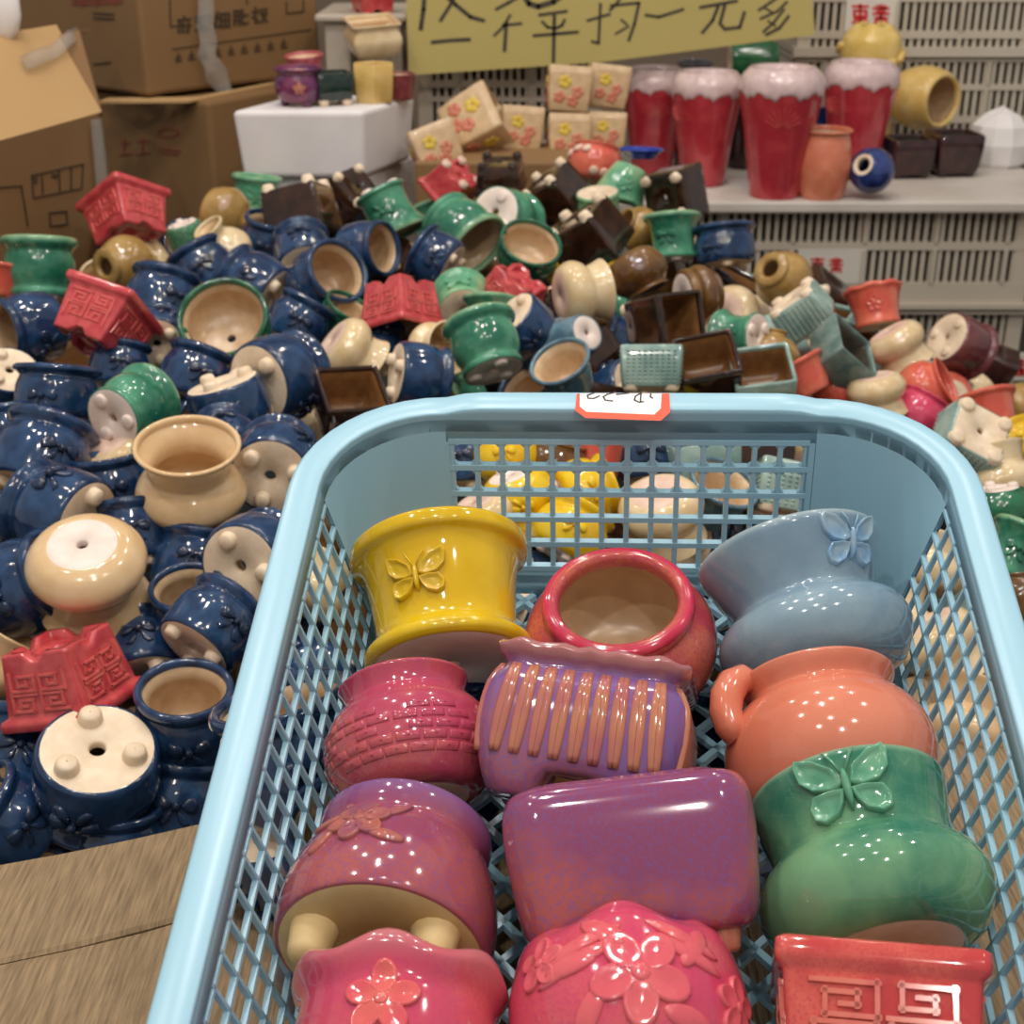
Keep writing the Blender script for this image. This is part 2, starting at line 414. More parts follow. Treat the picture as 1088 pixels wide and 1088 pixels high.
kind('tanjar', Pot([(.66,0),(.86,.15),(1.0,.6),(.98,.95),(.72,1.3),(.4,1.46),(.36,1.54),(.42,1.62)], wall=.12, glz='olive', lin='lining_brown', base='bisque'))
kind('creamvase', Pot([(.66,0),(.9,.2),(1.0,.6),(.8,1.05),(.52,1.35),(.5,1.5),(.62,1.7),(.64,1.78)], wall=.12, glz='ivory', lin='cream', base='bisque'))
kind('twotier', Pot([(.8,0),(.9,.06),(.92,.26),(.8,.34),(.98,.44),(1.0,.7),(.9,.9),(.7,1.05),(.74,1.16)], wall=.12, glz='umber', lin='lining', base='bisque_white'))
kind('coralcup', Pot([(.66,0),(.7,.06),(.76,.3),(.88,1.0),(.98,1.1),(1.0,1.22)], wall=.12, glz='coral', lin='lining', base='bisque_pink', smooth=2))
kind('coralround', Pot([(.6,0),(.86,.18),(1.0,.6),(.94,1.0),(.76,1.22),(.78,1.3),(.86,1.4)], wall=.12, glz='coral', lin='coral', base='bisque'))
kind('coralflare', flower(Pot([(.7,0),(.74,.06),(.72,.3),(.78,.7),(.9,1.1),(1.0,1.2),(.99,1.3)], wall=.12, glz='coral', lin='lining', base='bisque', wave=(8,.03)), .65, .6, 0, 'coral'))
kind('greycup', Pot([(.62,0),(.68,.06),(.8,.6),(.9,1.1),(1.0,1.2),(1.0,1.28)], wall=.12, glz='greyblue', lin='lining', base='bisque_white', smooth=2))
kind('plum', Pot([(.82,0),(.88,.08),(.92,.4),(.9,.9),(.86,1.1),(.96,1.2),(1.0,1.3)], wall=.12, glz='plum', lin='lining', base='bisque', hole=.1).feet(3, .55, .16, .1))
kind('maroon', Pot([(.8,0),(.84,.05),(.92,.6),(1.0,1.2)], rsquare(.2), wall=.12, glz='maroon', lin='lining_dark', base='maroon', smooth=1))
kind('yellow', bow(Pot([(.66,0),(.86,.14),(1.0,.55),(.92,.95),(.82,1.1),(.9,1.25),(.92,1.34)], wall=.12, glz='yellow', lin='cream', base='bisque_white').feet(3, .45, .14, .12, 'bisque_white'), .65, .7, 0, 'yellow'))
kind('pink', Pot([(.6,0),(.86,.18),(1.0,.6),(.9,1.0),(.8,1.15),(.9,1.3)], wall=.12, glz='pink', lin='lining', base='bisque'))
kind('saucer', Pot([(.6,0),(.66,.05),(.8,.2),(1.0,.36),(1.0,.42)], wall=.12, glz='cobalt', lin='cobalt', base='bisque', depth=.06))
kind('greenconic', flower(Pot([(.5,0),(.62,.1),(.8,.6),(.94,1.1),(1.0,1.2),(.98,1.28)], wall=.12, glz='palegreen', lin='lining', base='bisque_white', wave=(6,.03)), .7, .7, 0, 'palegreen'))
def spots(p, mat):
    m = MB(); rnd = random.Random(4)
    for i in range(14):
        p.emboss(m, ell(0, 0, .17, .17), .1, .25+.2*(i % 5), 2*pi*i/14*3)
    p.part('petal_relief', m, mat); return p
kind('pinkspot', spots(Pot([(.66,0),(.86,.15),(1.0,.6),(.95,1.0),(.8,1.2),(.86,1.32)], wall=.12, glz='coral', lin='lining', base='bisque'), M['bisque_pink']))

def place_kind(key, name, c, r, axis, front, label, cat, group=None):
    """c: body centre in cm, r: radius in cm, axis: foot to rim, front: side with the relief"""
    p = K[key]; k = r*S/p.W
    z = axis.normalized(); x = (front - z*front.dot(z)).normalized(); y = z.cross(x)
    base = W(c) - z*(p.H*.5*k)
    m = Matrix.Translation(base) @ Matrix((x, y, z)).transposed().to_4x4() @ Matrix.Scale(k, 4)
    e = empty(name, None, label, cat, group, mat=m)
    for pn, me, lb in p.meshes:
        o = bpy.data.objects.new(pn, me); COL.objects.link(o); o.parent = e
        if lb: o['label'] = lb
    return e

def frame_from(px, py, th, ph, roll):
    d = -ray(px, py).normalized()
    rt = (RIGHT - d*RIGHT.dot(d)).normalized(); up = d.cross(rt)
    if up.dot(UP) < 0: up = -up
    t, f, ro = radians(th), radians(ph), radians(roll)
    A = (rt*cos(t) + up*sin(t))*cos(f) + d*sin(f)
    Fv = d - A*d.dot(A)
    if Fv.length < .2: Fv = up - A*up.dot(A)
    Fv.normalize()
    X = Fv*cos(ro) + A.cross(Fv)*sin(ro)
    return A, X
# ------------------------------------------------------------------ the heap
def heap(X, Y):
    """height of the pot centres of the heap, cm"""
    pts = [(48,-43),(57,-40.5),(66,-34.5),(75,-31.8),(95,-30.8),(118,-29.6),(140,-31.5),(160,-35)]
    if Y <= pts[0][0]: h = pts[0][1]
    elif Y >= pts[-1][0]: h = pts[-1][1] - (Y-160)*.3
    else:
        for (a, b), (c, d) in zip(pts, pts[1:]):
            if a <= Y <= c: h = b + (d-b)*(Y-a)/(c-a); break
    x = X - 8 - max(0, (Y-100))*.06
    if x > 0: h -= min(.010*x*x, 16)
    if Y > 95: h += 5.5*exp(-((X-3)/17)**2 - ((Y-147)/14)**2) + 2.5*exp(-((X+26)/14)**2 - ((Y-138)/14)**2)
    return h

def on_heap(px, py, off=0):
    r = ray(px, py); z = 40.0
    while z < 220:
        p = r*z
        if p.z <= heap(p.x, p.y) + off or (p.y > 147 and px < 668): break
        z += .4
    return z

G = {'n': 'navy pots in the heap', 'g': 'green pots in the heap', 'c': 'cream pots in the heap', 'r': 'coral red square pots in the heap', 'b': 'brown square pots in the heap',
     'o': 'tan and olive jars in the heap', 'd': 'grey green pots in the heap', 'k': 'coral pots in the heap', 'y': 'yellow pots in the heap', 'p': 'dark red pots in the heap', 'x': None}
KG = {'navy':'n','navy_wide':'n','waist':'c','waist_ivory':'c','spool':'g','spool_fat':'g','spool_pale':'g','greenbowl':'g','greenspeck':'g','greenconic':'g','fret':'r','fretplain':'r','brown':'b','brownwide':'b',
      'celadon':'d','celadonknurl':'d','celadondark':'d','greycup':'d','olivejar':'o','umberjar':'o','tanjar':'o','creamvase':'c','twotier':'o','coralcup':'k','coralround':'k','coralflare':'k','plum':'p','maroon':'p','yellow':'y','pink':'k','saucer':'x','pinkspot':'k'}
NAME = {'olivejar':'jar','umberjar':'jar','tanjar':'jar','creamvase':'vase','coralround':'jar','saucer':'saucer','greycup':'cup','coralcup':'cup'}
SQK = ('fret','fretplain','brown','brownwide','celadon','celadonknurl','celadondark','maroon')
# kind, px, py, width px, image angle of the axis, tilt of the rim to the viewer, roll, lift cm, label
PILE = [
 ('fret',135,232,84,98,-32,42,1.5,'coral red square pot standing alone at the top left edge of the heap'),
 ('spool_fat',42,284,80,88,-4,10,1,'green flared pot standing upright below the big carton, left of the olive jar'),
 ('olivejar',133,281,62,8,-42,0,.6,'olive tan jar on its side showing its ringed foot and hole, at far left'),
 ('greenspeck',200,255,52,-72,-12,20,.5,'small speckled green pot tipped rim down right of the top left coral pot'),
 ('creamvase',236,260,56,128,22,0,.6,'cream vase with a narrow flared neck below the tan jar'),
 ('tanjar',243,231,62,-15,22,0,.2,'tan jar on its side with a small mouth beside brown pots'),
 ('fret',110,344,98,58,-16,-38,2.6,'large coral red fret pot tipped over above the green spool pot at left'),
 ('coralcup',0,296,36,80,0,0,.5,'coral pot cut off by the left edge beneath the big carton'),
 ('greenbowl',242,350,96,112,58,0,1.2,'deep green bowl with wide cream mouth and a green glaze drip inside'),
 ('navy',28,350,78,190,28,-30,.6,'navy pot at left edge with its mouth turned left'),
 ('navy',172,318,78,75,-15,25,.2,'navy pot with a bow peeking behind the large tipped fret pot'),
 ('navy',216,285,66,120,-10,0,-.4,'navy pot with its rim under the cream vase'),
 ('navy',168,356,62,80,-66,10,.4,'navy pot upside down with a cream footed base right of the tipped fret pot'),
 ('navy_wide',60,418,92,86,-4,-20,1.4,'wide navy pot standing upright with a flat flared rim at left'),
 ('navy',8,408,56,-100,-50,0,.3,'navy pot at left edge turned base up showing cream clay, left of the wide one'),
 ('spool_fat',140,434,84,28,-44,0,2,'green spool pot lying with its white base and drain hole facing out'),
 ('navy',208,398,74,70,-10,10,0,'navy pot with a bow between green spool pot and green bowl'),
 ('navy',246,436,86,-72,-12,0,.7,'navy pot tipped rim down, bow upward, above the cream based pot by the basket'),
 ('navy',298,400,92,18,-44,60,1.6,'navy pot on its side, cream base with a dark hole turned left, below beige pot'),
 ('waist_ivory',372,376,74,-38,-16,0,1.2,'beige waisted pot lying rim down left of the coral fret pot'),
 ('navy',268,303,74,148,-22,0,.7,'navy pot lying with two cream feet pointing right, above the green bowl'),
 ('navy',346,298,76,38,52,0,1.3,'navy pot with round cream mouth facing the viewer, middle of the heap'),
 ('navy',390,266,62,8,38,0,.8,'navy pot on its side with a dark mouth turned right'),
 ('navy_wide',464,276,66,150,-18,0,.9,'navy pot with a wide rim lying right of the dark mouthed navy pot'),
 ('fret',426,326,84,-88,16,44,2,'coral red fret pot upside down with one corner to the viewer, middle of heap'),
 ('brown',320,226,76,-80,10,20,1.3,'shiny dark brown square pot upside down below the foam boxes'),
 ('brown',372,210,58,-128,-40,20,.4,'dark brown square pot showing two cream feet, right of the shiny one'),
 ('spool',414,226,68,-64,10,15,1.0,'green spool pot with a bow tipped rim down, top middle of heap'),
 ('spool_fat',490,246,78,-42,34,0,1.4,'green pot lying with its brown mouth turned down to the right'),
 ('spool_fat',538,232,70,-28,-58,0,.6,'green pot turned base out, cream base with small hole, behind two open green pots'),
 ('greenbowl',560,270,68,70,44,0,1.2,'green bowl with an open cream mouth next to the dark brown block pot'),
 ('spool_pale',272,206,54,84,6,0,-.3,'pale green pot standing at the foot of the lower foam box'),
 ('navy',322,268,64,100,-48,0,.2,'navy pot upside down with cream feet behind the round mouthed navy pot'),
 ('navy',285,252,58,80,20,0,-.4,'navy pot under the shiny dark brown square pot'),
 ('navy',318,342,66,60,-5,0,0,'navy pot with a bow under the round mouthed navy pot'),
 ('greenbowl',366,338,50,60,25,0,-.5,'small green pot wedged between navy pot and coral fret pot'),
 ('navy',402,368,60,90,-30,0,-.8,'navy pot in the gap under the coral fret pot'),
 ('waist_ivory',464,372,46,10,50,0,0,'small beige pot with brown shaded mouth right of the upside down fret pot'),
 ('navy',446,400,72,-8,-16,70,.8,'navy pot on its side behind the back rim of the basket'),
 ('spool_pale',491,322,64,100,-64,0,.5,'pale green pot turned base up with a dark drain hole beside the coral fret pot'),
 ('spool_fat',516,368,82,108,-24,0,1.8,'glossy green pot with cream base facing down behind the basket rim'),
 ('spool',520,338,56,88,-10,0,.6,'small green pot resting on the glossy green pot'),
 ('fret',545,312,72,-120,-24,28,.6,'coral red pot with cream feet tipped up between green bowl and cream pot'),
 ('waist_ivory',618,312,72,8,-22,0,1.5,'cream waisted pot lying with its pinkish base turned left'),
 ('brown',626,252,76,-55,-12,30,1.2,'matt dark brown square pot tipped forward above the cream waisted pot'),
 ('brown',590,206,60,-50,-14,35,.5,'dark brown square pot below the flowered cream boxes, right of its twin'),
 ('brownwide',532,186,58,-86,-20,10,.9,'dark brown square pot under the leaning flowered box, left of its twin'),
 ('fretplain',482,195,58,-130,-30,20,.3,'coral red pot lying beside the lower foam box'),
 ('greenconic',664,194,58,-112,4,0,1.2,'pale green conical pot upside down beside the pink spotted pot'),
 ('pinkspot',632,174,56,80,-10,0,.9,'coral pink pot with raised cream petals below the red vases'),
 ('saucer',681,163,46,88,4,0,6.5,'small cobalt blue saucer lying at the foot of the red vases'),
 ('brown',716,206,62,20,-58,10,2.0,'dark brown square pot on its side with four cream feet facing out'),
 ('spool_pale',636,222,54,-85,-20,0,.3,'pale green pot upside down left of the pot with four cream feet'),
 ('olivejar',680,244,42,150,35,0,.2,'olive jar with its small mouth between two green pots'),
 ('spool',715,252,62,94,-8,-20,1.2,'green flared pot with relief standing under the four footed brown pot'),
 ('navy_wide',770,261,68,96,-9,-25,1.4,'navy pot standing on cream feet at the edge of the white crates'),
 ('olivejar',832,297,62,-40,-50,0,1,'tan jar with hollow ringed foot facing out next to grey green pots'),
 ('umberjar',678,290,64,-60,8,0,.9,'glossy umber jar between matt brown pot and cream ringed pot'),
 ('twotier',742,314,64,6,-26,0,1.2,'umber pot lying with a wide cream stepped base turned left'),
 ('brown',706,348,80,8,40,0,1.8,'dark brown square pot with its open mouth turned to the viewer'),
 ('spool',786,358,50,182,-32,0,.9,'small green pot lying with its cream base and hole turned right'),
 ('celadonknurl',692,392,58,90,-6,0,.8,'pale grey green square pot with a knurled front behind the price sticker'),
 ('brown',752,394,60,95,46,8,.6,'brown square pot with open mouth beside the knurled grey pot'),
 ('celadon',810,404,58,92,42,8,.5,'grey green square pot with brown inside just behind the basket rim'),
 ('greycup',602,398,68,118,40,0,1.3,'grey blue cup with an open mouth behind the basket rim'),
 ('greycup',612,360,60,-150,-46,0,.4,'grey blue cup turned base out above the open grey blue cup'),
 ('navy',558,352,70,-45,-25,0,.4,'navy pot between the glossy green pot and grey blue cup'),
 ('celadonknurl',852,331,64,-52,-14,12,1.8,'light grey green knurled pot tipped upside down below the crates'),
 ('celadondark',894,378,70,36,18,36,2.2,'dark grey green square pot lying with its mouth turned up right'),
 ('coralflare',930,327,64,102,-12,0,1.8,'coral flared pot standing on a cream bowl in front of the crates'),
 ('waist_ivory',955,370,64,-60,-12,0,.6,'beige bowl lying under the coral flared pot'),
 ('coralround',984,415,66,25,12,0,1.4,'round coral jar lying with its mouth turned right'),
 ('plum',1020,366,66,-30,-42,20,1.2,'plum pot lying with its cream base and hole turned left'),
 ('maroon',1055,394,58,-30,-12,20,.4,'dark maroon square pot lying under the plum pot'),
 ('coralcup',1050,440,68,106,-12,0,1.3,'coral cup standing beside the upturned grey pot near right edge'),
 ('celadonknurl',1030,468,78,-138,-48,-25,1.9,'grey knurled pot turned base up, cream feet and hole, behind the basket corner'),
 ('coralcup',853,402,48,120,0,0,.2,'coral cup just behind the basket between grey green pots'),
 ('coralround',892,410,44,60,30,0,-.3,'coral jar half hidden under the dark grey green pot'),
 ('waist_ivory',932,420,58,-80,-14,0,.7,'beige pot upside down behind the basket rim at right'),
 ('pink',976,440,40,60,-10,0,.3,'bright pink pot mostly hidden between coral jar and basket rim'),
 ('yellow',1083,474,64,120,-20,0,.9,'yellow pot cut off by the right edge above the beige pot'),
 ('olivejar',1086,432,50,20,-50,0,.8,'tan jar with ringed foot at the right edge beside the coral cup'),
 ('waist_ivory',1058,506,82,110,-10,0,.4,'large beige pot at the right edge behind the green ball shaped pot'),
 ('greenbowl',1062,538,58,-85,-12,0,1.4,'deep green pot upside down right of the basket corner'),
 ('spool',1078,590,52,60,-15,0,.7,'green pot at right edge below the upside down green one'),
 ('umberjar',1086,640,62,95,-5,0,.8,'glossy umber jar at the right edge beside the basket'),
 ('navy',292,492,92,70,-64,30,1.0,'navy pot turned base up with hole and three feet beside the basket corner'),
 ('waist',202,508,118,95,36,0,2.2,'cream waisted pot standing upright among the navy pots at left'),
 ('navy',46,486,104,70,-18,15,.2,'navy pot with a bow at left under the upright wide navy pot'),
 ('navy',62,545,104,158,-36,40,1.3,'navy pot on its side with cream feet above the upturned cream pot'),
 ('navy',118,512,78,100,10,0,-.8,'navy pot behind the upright cream pot, left side'),
 ('navy',142,566,84,95,-10,0,-.2,'navy pot squeezed between the two cream waisted pots'),
 ('waist',95,610,126,-76,-46,20,2.8,'cream waisted pot upside down with white base and hole at left'),
 ('navy',28,622,104,24,34,0,.6,'navy pot with open mouth at left edge beside the upside down cream pot'),
 ('navy',272,592,98,30,-58,10,.8,'navy pot with cream base and one round foot against the basket side'),
 ('navy',202,646,82,100,40,0,-.4,'navy pot with round rim behind the lying pot next to the basket'),
 ('navy',226,664,94,52,-24,20,1.3,'navy pot lying with cream feet to the lower left, next to the basket'),
 ('navy',198,762,108,96,40,0,2.0,'navy pot with bow standing upright with open beige mouth beside the basket'),
 ('fret',70,716,130,-72,-14,40,3.2,'coral red fret pot upside down at left edge above the upturned navy pot'),
 ('navy',103,826,132,-88,-52,20,2.2,'navy pot fully upside down with three cream feet just behind the plank'),
 ('navy',10,868,104,150,20,0,.4,'navy pot at left edge behind the plank with its rim turned left'),
 ('navy',20,800,112,80,-10,0,-1,'navy pot at left under the upside down fret pot'),
 ('navy',188,846,108,85,10,0,-.8,'navy pot deep in the gap between plank and basket'),
 ('waist',-6,700,60,60,10,0,0,'cream pot only just showing at left edge beside the fret pot'),
 ('navy',128,890,62,95,25,0,-.4,'small navy pot with its rim against the plank edge'),
 ('navy',150,690,88,100,-30,0,-1.4,'navy pot in the dark gap below the upside down cream pot'),
 ('navy',204,596,84,80,-10,0,-1.2,'navy pot under the upright cream pot'),
 ('navy',12,462,70,100,-15,0,-.2,'navy pot at left edge under the wide upright one'),
 ('navy',128,388,64,80,-10,0,-.2,'navy pot under the large tipped fret pot'),
 ('waist_ivory',130,485,60,-60,-30,0,-.6,'cream pot mostly hidden under the green spool pot'),
 ('navy',240,470,60,100,-52,0,.2,'navy pot base up with cream foot behind the mouth of the upright cream pot'),
 ('brown',372,432,58,80,42,20,.6,'brown square pot open upward against the basket corner'),
 ('tanjar',820,376,48,80,-10,0,0,'tan jar behind the small green pot with cream base'),
 # seen through the holes of the basket's back
 ('navy',488,488,66,95,-8,0,.4,'navy pot seen through the leftmost holes of the basket back'),
 ('yellow',536,484,72,95,-8,0,.9,'yellow pot highest behind the left part of the basket back grid'),
 ('yellow',552,528,72,-70,-18,0,.8,'yellow pot lying behind the basket grid, below the highest yellow one'),
 ('yellow',606,566,84,60,-15,0,1,'yellow pot lowest behind the basket back grid'),
 ('umberjar',588,492,58,70,10,0,.2,'umber jar seen through the grid beside the highest yellow pot'),
 ('yellow',622,524,58,20,-15,0,.2,'yellow pot seen through the middle of the basket grid'),
 ('coralcup',634,484,50,80,-10,0,.2,'coral cup seen through the top middle of the basket grid'),
 ('navy',692,482,60,95,-8,0,.2,'navy pot seen through the middle top holes of the basket back'),
 ('waist_ivory',704,548,92,-80,-36,0,1.2,'large cream pot seen through the basket grid right of the yellow pots'),
 ('celadon',742,492,60,95,10,20,.2,'grey green pot seen through the basket grid right of the navy one'),
 ('greycup',760,530,60,60,35,0,.3,'grey blue cup seen through the right half of the basket grid'),
 ('brown',800,486,54,90,-10,20,0,'brown square pot seen through the basket grid at right'),
 ('celadonknurl',838,522,62,80,-10,10,.5,'knurled grey pot seen through the rightmost holes of the basket grid'),
 ('waist_ivory',856,482,52,100,-50,0,.4,'cream pot base out at the top right corner of the basket grid'),
 ('waist_ivory',516,556,66,-60,-20,0,.2,'cream pot seen through the basket grid under the yellow pots'),
 # seen through the right lattice
 ('waist_ivory',985,600,84,80,-15,0,.6,'cream pot topmost behind the right side lattice of the basket'),
 ('waist_ivory',1000,690,96,-60,-15,0,1.6,'cream pot in the middle behind the right side lattice'),
 ('waist',1030,766,104,70,-15,0,4.4,'cream waisted pot lowest behind the right side lattice'),
 ('waist_ivory',950,660,80,100,-15,0,-.4,'cream pot deep behind the right side lattice near the blue pot'),
 ('waist_ivory',330,620,86,60,-15,0,-.2,'cream pot seen through the left side lattice near the back'),
 ('umberjar',340,560,60,60,-15,0,-.4,'umber jar behind the back left corner of the basket'),
]
placed = []
def place_pile():
    for k, px, py, w, th, ph, roll, off, lab in PILE:
        z = on_heap(px, py, off); c = at(px, py, z); r = w*z/(2*F)
        if k in SQK: r *= .88
        r0 = r; r = max(2.1, min(r, 4.3))
        if abs(r-r0) > .01: print('CLAMP', k, px, py, round(r0, 2))
        A, X = frame_from(px, py, th, ph, roll)
        placed.append((c, r))
        place_kind(k, NAME.get(k, 'square_pot' if k in SQK else 'flower_pot'), c, r, A, X, lab, {'jar':'jar','vase':'vase','cup':'cup','saucer':'saucer'}.get(NAME.get(k), 'pot'), G[KG[k]])
place_pile()

# pots deeper in the heap, glimpsed through the gaps
def fill():
    rnd = random.Random(11); n = 0; tries = 0
    lists = {'left': ['navy','navy','navy','navy_wide','waist_ivory'], 'mid': ['brown','spool','navy','brown','umberjar'], 'right': ['celadon','coralround','waist_ivory','umberjar','brown']}
    out = []
    yy = 54.0
    while yy < 158:
        xx = -.44*yy - 4
        while xx < .44*yy + 4:
            for layer in (0, 1):
                X = xx + rnd.uniform(-1.2, 1.2); Y = yy + rnd.uniform(-1.2, 1.2); Z = heap(X, Y) - 4.2 - 5*layer + rnd.uniform(-.8, .8)
                a, b, c, d, e = rnd.random(), rnd.random(), rnd.random(), rnd.random(), rnd.random()
                out.append((X, Y, Z, a, b, c, d, e))
            xx += 5.4
        yy += 5.4
    for i, (X, Y, Z, a, b, c, d, e) in enumerate(out):
        if i not in KEEP: continue
        if Z < FLOOR + 3: continue
        u = X/Y
        side = 'left' if u < -.12 + .0*Y else ('mid' if u < .16 else 'right')
        k = lists[side][int(a*4.999)]
        A = Vector((b-.5, c-.5, d-.3)).normalized(); Xv = Vector((e-.5, d-.5, .31))
        if abs(A.dot(Xv.normalized())) > .95: Xv = Vector((0, .3, 1))
        what = {'navy':'navy pot','navy_wide':'navy pot','waist_ivory':'cream pot','brown':'dark brown square pot','spool':'green pot','umberjar':'umber jar','celadon':'grey green square pot','coralround':'coral jar'}[k]
        where = {'left':'left','mid':'middle','right':'right'}[side]
        placed.append((Vector((X, Y, Z)), 2.75))
        o = place_kind(k, NAME.get(k, 'square_pot' if k in SQK else 'flower_pot'), Vector((X, Y, Z)), 2.75, A, Xv, KEEP[i], 'jar' if k in NAME else 'pot', 'pots glimpsed in the gaps of the heap')
        o['filler'] = i
KEEP = {
 2: 'navy pot at the plank edge, below left of the navy pot with three feet',
 50: 'navy pot between the upside down fret pot and the upright navy pot with bow',
 52: 'navy pot against the basket rim right of the upright navy pot with bow',
 54: 'navy pot seen through the left lattice beside the brick patterned pot',
 80: 'navy pot seen through the top holes of the left lattice',
 82: 'dark brown square pot seen through the left lattice beside the yellow basket pot',
 86: 'navy pot glimpsed low between the yellow pot and the red squat pot',
 114: 'dark brown square pot seen through the bottom row of the basket back grid',
 116: 'navy pot seen through the basket back grid next to the crackled blue pot',
 122: 'grey green square pot seen through the top of the right lattice',
 196: 'navy pot between the green spool pot and the bow navy pot',
 200: 'cream pot in the gap below the brown square pot at the basket corner',
 206: 'dark brown square pot directly above the left end of the price sticker',
 238: 'green pot right under the glossy green pot above the basket rim',
 240: 'navy pot in the gap left of the open grey blue cup, above basket rim',
 242: 'navy pot between the open grey blue cup and the knurled pale grey pot',
 264: 'navy pot directly behind the rim of the wide upright navy pot at left',
 278: 'dark brown square pot in the gap right of the two grey blue cups',
 280: 'dark brown square pot left of the knurled pale grey pot, in the gap',
 318: 'navy pot in the gap below the matt brown pot and cream waisted pot',
 358: 'dark brown square pot in the gap left of the cream waisted pot lying down',
 364: 'grey green square pot between the small green pot and the dark grey one',
 400: 'green pot in the gap right of the cream waisted pot lying down',
 404: 'cream pot in the gap between the stepped umber pot and small green pot',
 408: 'grey green square pot in the gap under the coral flared pot',
 426: 'cream pot in the gap left of the olive tan jar',
 436: 'dark brown square pot in the gap above the upside down coral fret pot',
 446: 'dark brown square pot between the relief green pot and the upright navy pot',
 450: 'grey green square pot left of the coral flared pot, behind the dark grey one',
 472: 'cream pot squeezed between the olive tan jar and small speckled green pot',
 480: 'dark brown square pot in the gap between two navy pots, below bow green pot',
 484: 'umber jar in the gap below the green pot with brown mouth',
 490: 'umber jar right beneath the green flared pot with relief',
 492: 'dark brown square pot under the navy pot that stands by the crates',
 500: 'coral jar between the round coral jar and the coral cup at right',
 520: 'navy pot in the gap left of the small speckled green pot',
 592: 'dark brown square pot between the tan ringed jar and the coral flared pot',
 598: 'cream pot glimpsed behind the coral cup at right',
 628: 'green pot between the bow green pot and the green pot with brown mouth',
}
fill()

# the part of the heap that lies behind and beside the basket
HIDDEN = set([13, 29, 40, 55, 59, 79, 89, 127, 129, 132, 1, 2, 3, 4, 5, 7, 8, 9, 10, 11, 14, 16, 18, 19, 20, 21, 22, 26, 30, 31, 32, 33, 35, 36, 39, 41, 44, 45, 47, 48, 51, 52, 53, 60, 61, 62, 68, 69, 70, 72, 74, 81, 82, 83, 85, 87, 88, 91, 93, 94, 96, 97, 99, 100, 103, 104, 108, 113, 115, 117, 119, 120, 121, 122, 126, 133, 134, 135, 136, 137, 144, 148, 149, 150, 151, 152, 155, 156, 157, 159, 6, 25, 34, 42, 43, 56, 57, 58, 63, 64, 65, 66, 67, 75, 76, 78, 80, 90, 98, 110, 111, 112, 130, 138, 141, 146, 147, 160, 162, 164, 165, 166, 15, 24, 38, 49, 50, 84, 118, 125, 131, 145, 161, 163])
def fill2():
    rnd = random.Random(21); n = 0; yy = 58.0
    kinds = {'left': ['navy','navy','navy_wide','waist_ivory','navy'], 'mid': ['navy','yellow','umberjar','spool','brown','waist_ivory'], 'right': ['celadon','coralcup','waist_ivory','umberjar','coralround','spool_pale']}
    while yy < 146:
        xx = -.42*yy
        while xx < .44*yy + 6:
            for lay_ in (0, 1):
                X = xx + rnd.uniform(-1, 1) + 2.6*lay_; Y = yy + rnd.uniform(-1, 1) + 2.6*lay_; Z = heap(X, Y) - 1.6 - 2.8*lay_
                u = X/Y; side = 'left' if u < -.12 else ('mid' if u < .14 else 'right'); k = kinds[side][int(rnd.random()*len(kinds[side])*.999)]
                A = Vector((rnd.uniform(-1,1), rnd.uniform(-1,1), rnd.uniform(-.6,1))).normalized(); Xv = Vector((rnd.uniform(-1,1), rnd.uniform(-1,1), .37))
                c = Vector((X, Y, Z)); edge = 53 + .32*X + 16*max(0, (X-0)/40)*0
                if Y < edge + 4 or any((c-q).length < r + 2.15 for q, r in placed): continue
                n += 1
                placed.append((c, 2.75))
                if HIDDEN is not None and n not in HIDDEN: continue
                o = place_kind(k, NAME.get(k, 'square_pot' if k in SQK else 'flower_pot'), c, 2.75, A, Xv, 'glazed pot of the heap hidden behind the basket and its neighbours', 'pot', 'pots hidden in the heap')
            xx += 5.2
        yy += 5.2
fill2()
# ------------------------------------------------------------------ the blue basket
BO = Vector((4.579, 51.904, -18.195))
BU = Vector((.9979, -.0628, .0185)); BV = Vector((.0543, .9513, .3036)); BW = Vector((-.0367, -.3019, .9526))
BA, BR, BL, BD = 12.5, 5.36, 38.0, 8.2
TAN = .194
M['plastic'] = matte('light blue plastic', (150,193,212), (158,200,219), 4, .3, spec=.5)
M['sticker_white'] = matte('sticker paper', (236,230,226), (240,236,232), 6, .5)
M['sticker_red'] = matte('sticker red', (226,74,44), (232,84,52), 6, .5)
M['ink'] = matte('black ink', (26,26,34), (34,34,42), 6, .6)

def bo(t, w, n=10, split=None):
    """rounded outline inset by t at height w, starting at the front left, clockwise over the back"""
    a, R, L = BA - t, max(BR - t, .3), BL
    cx = BA - BR; pts = []
    vb, vf = -BR, -L + BR
    for i in range(n): pts.append((-a, vf + (vb-vf)*i/n, w))
    for i in range(n): q = pi - (pi/2)*i/n; pts.append((-cx + R*cos(q), vb + R*sin(q), w))
    for i in range(2*n): pts.append((-cx + 2*cx*i/(2*n), vb + R, w))
    for i in range(n): q = pi/2 - (pi/2)*i/n; pts.append((cx + R*cos(q), vb + R*sin(q), w))
    for i in range(n): pts.append((a, vb + (vf-vb)*i/n, w))
    for i in range(n): q = 0 - (pi/2)*i/n; pts.append((cx + R*cos(q), vf + R*sin(q), w))
    for i in range(2*n): pts.append((cx - 2*cx*i/(2*n), vf - R, w))
    for i in range(n): q = -pi/2 - (pi/2)*i/n; pts.append((-cx + R*cos(q), vf + R*sin(q), w))
    return pts

def bump(p, k=1):
    x, y, z = p
    if y > -2.2 and k:
        t = max(0, min(1, (6.9 - abs(x))/.7)); z += .24*t*t*(3-2*t)*k
    return (x, y, z)

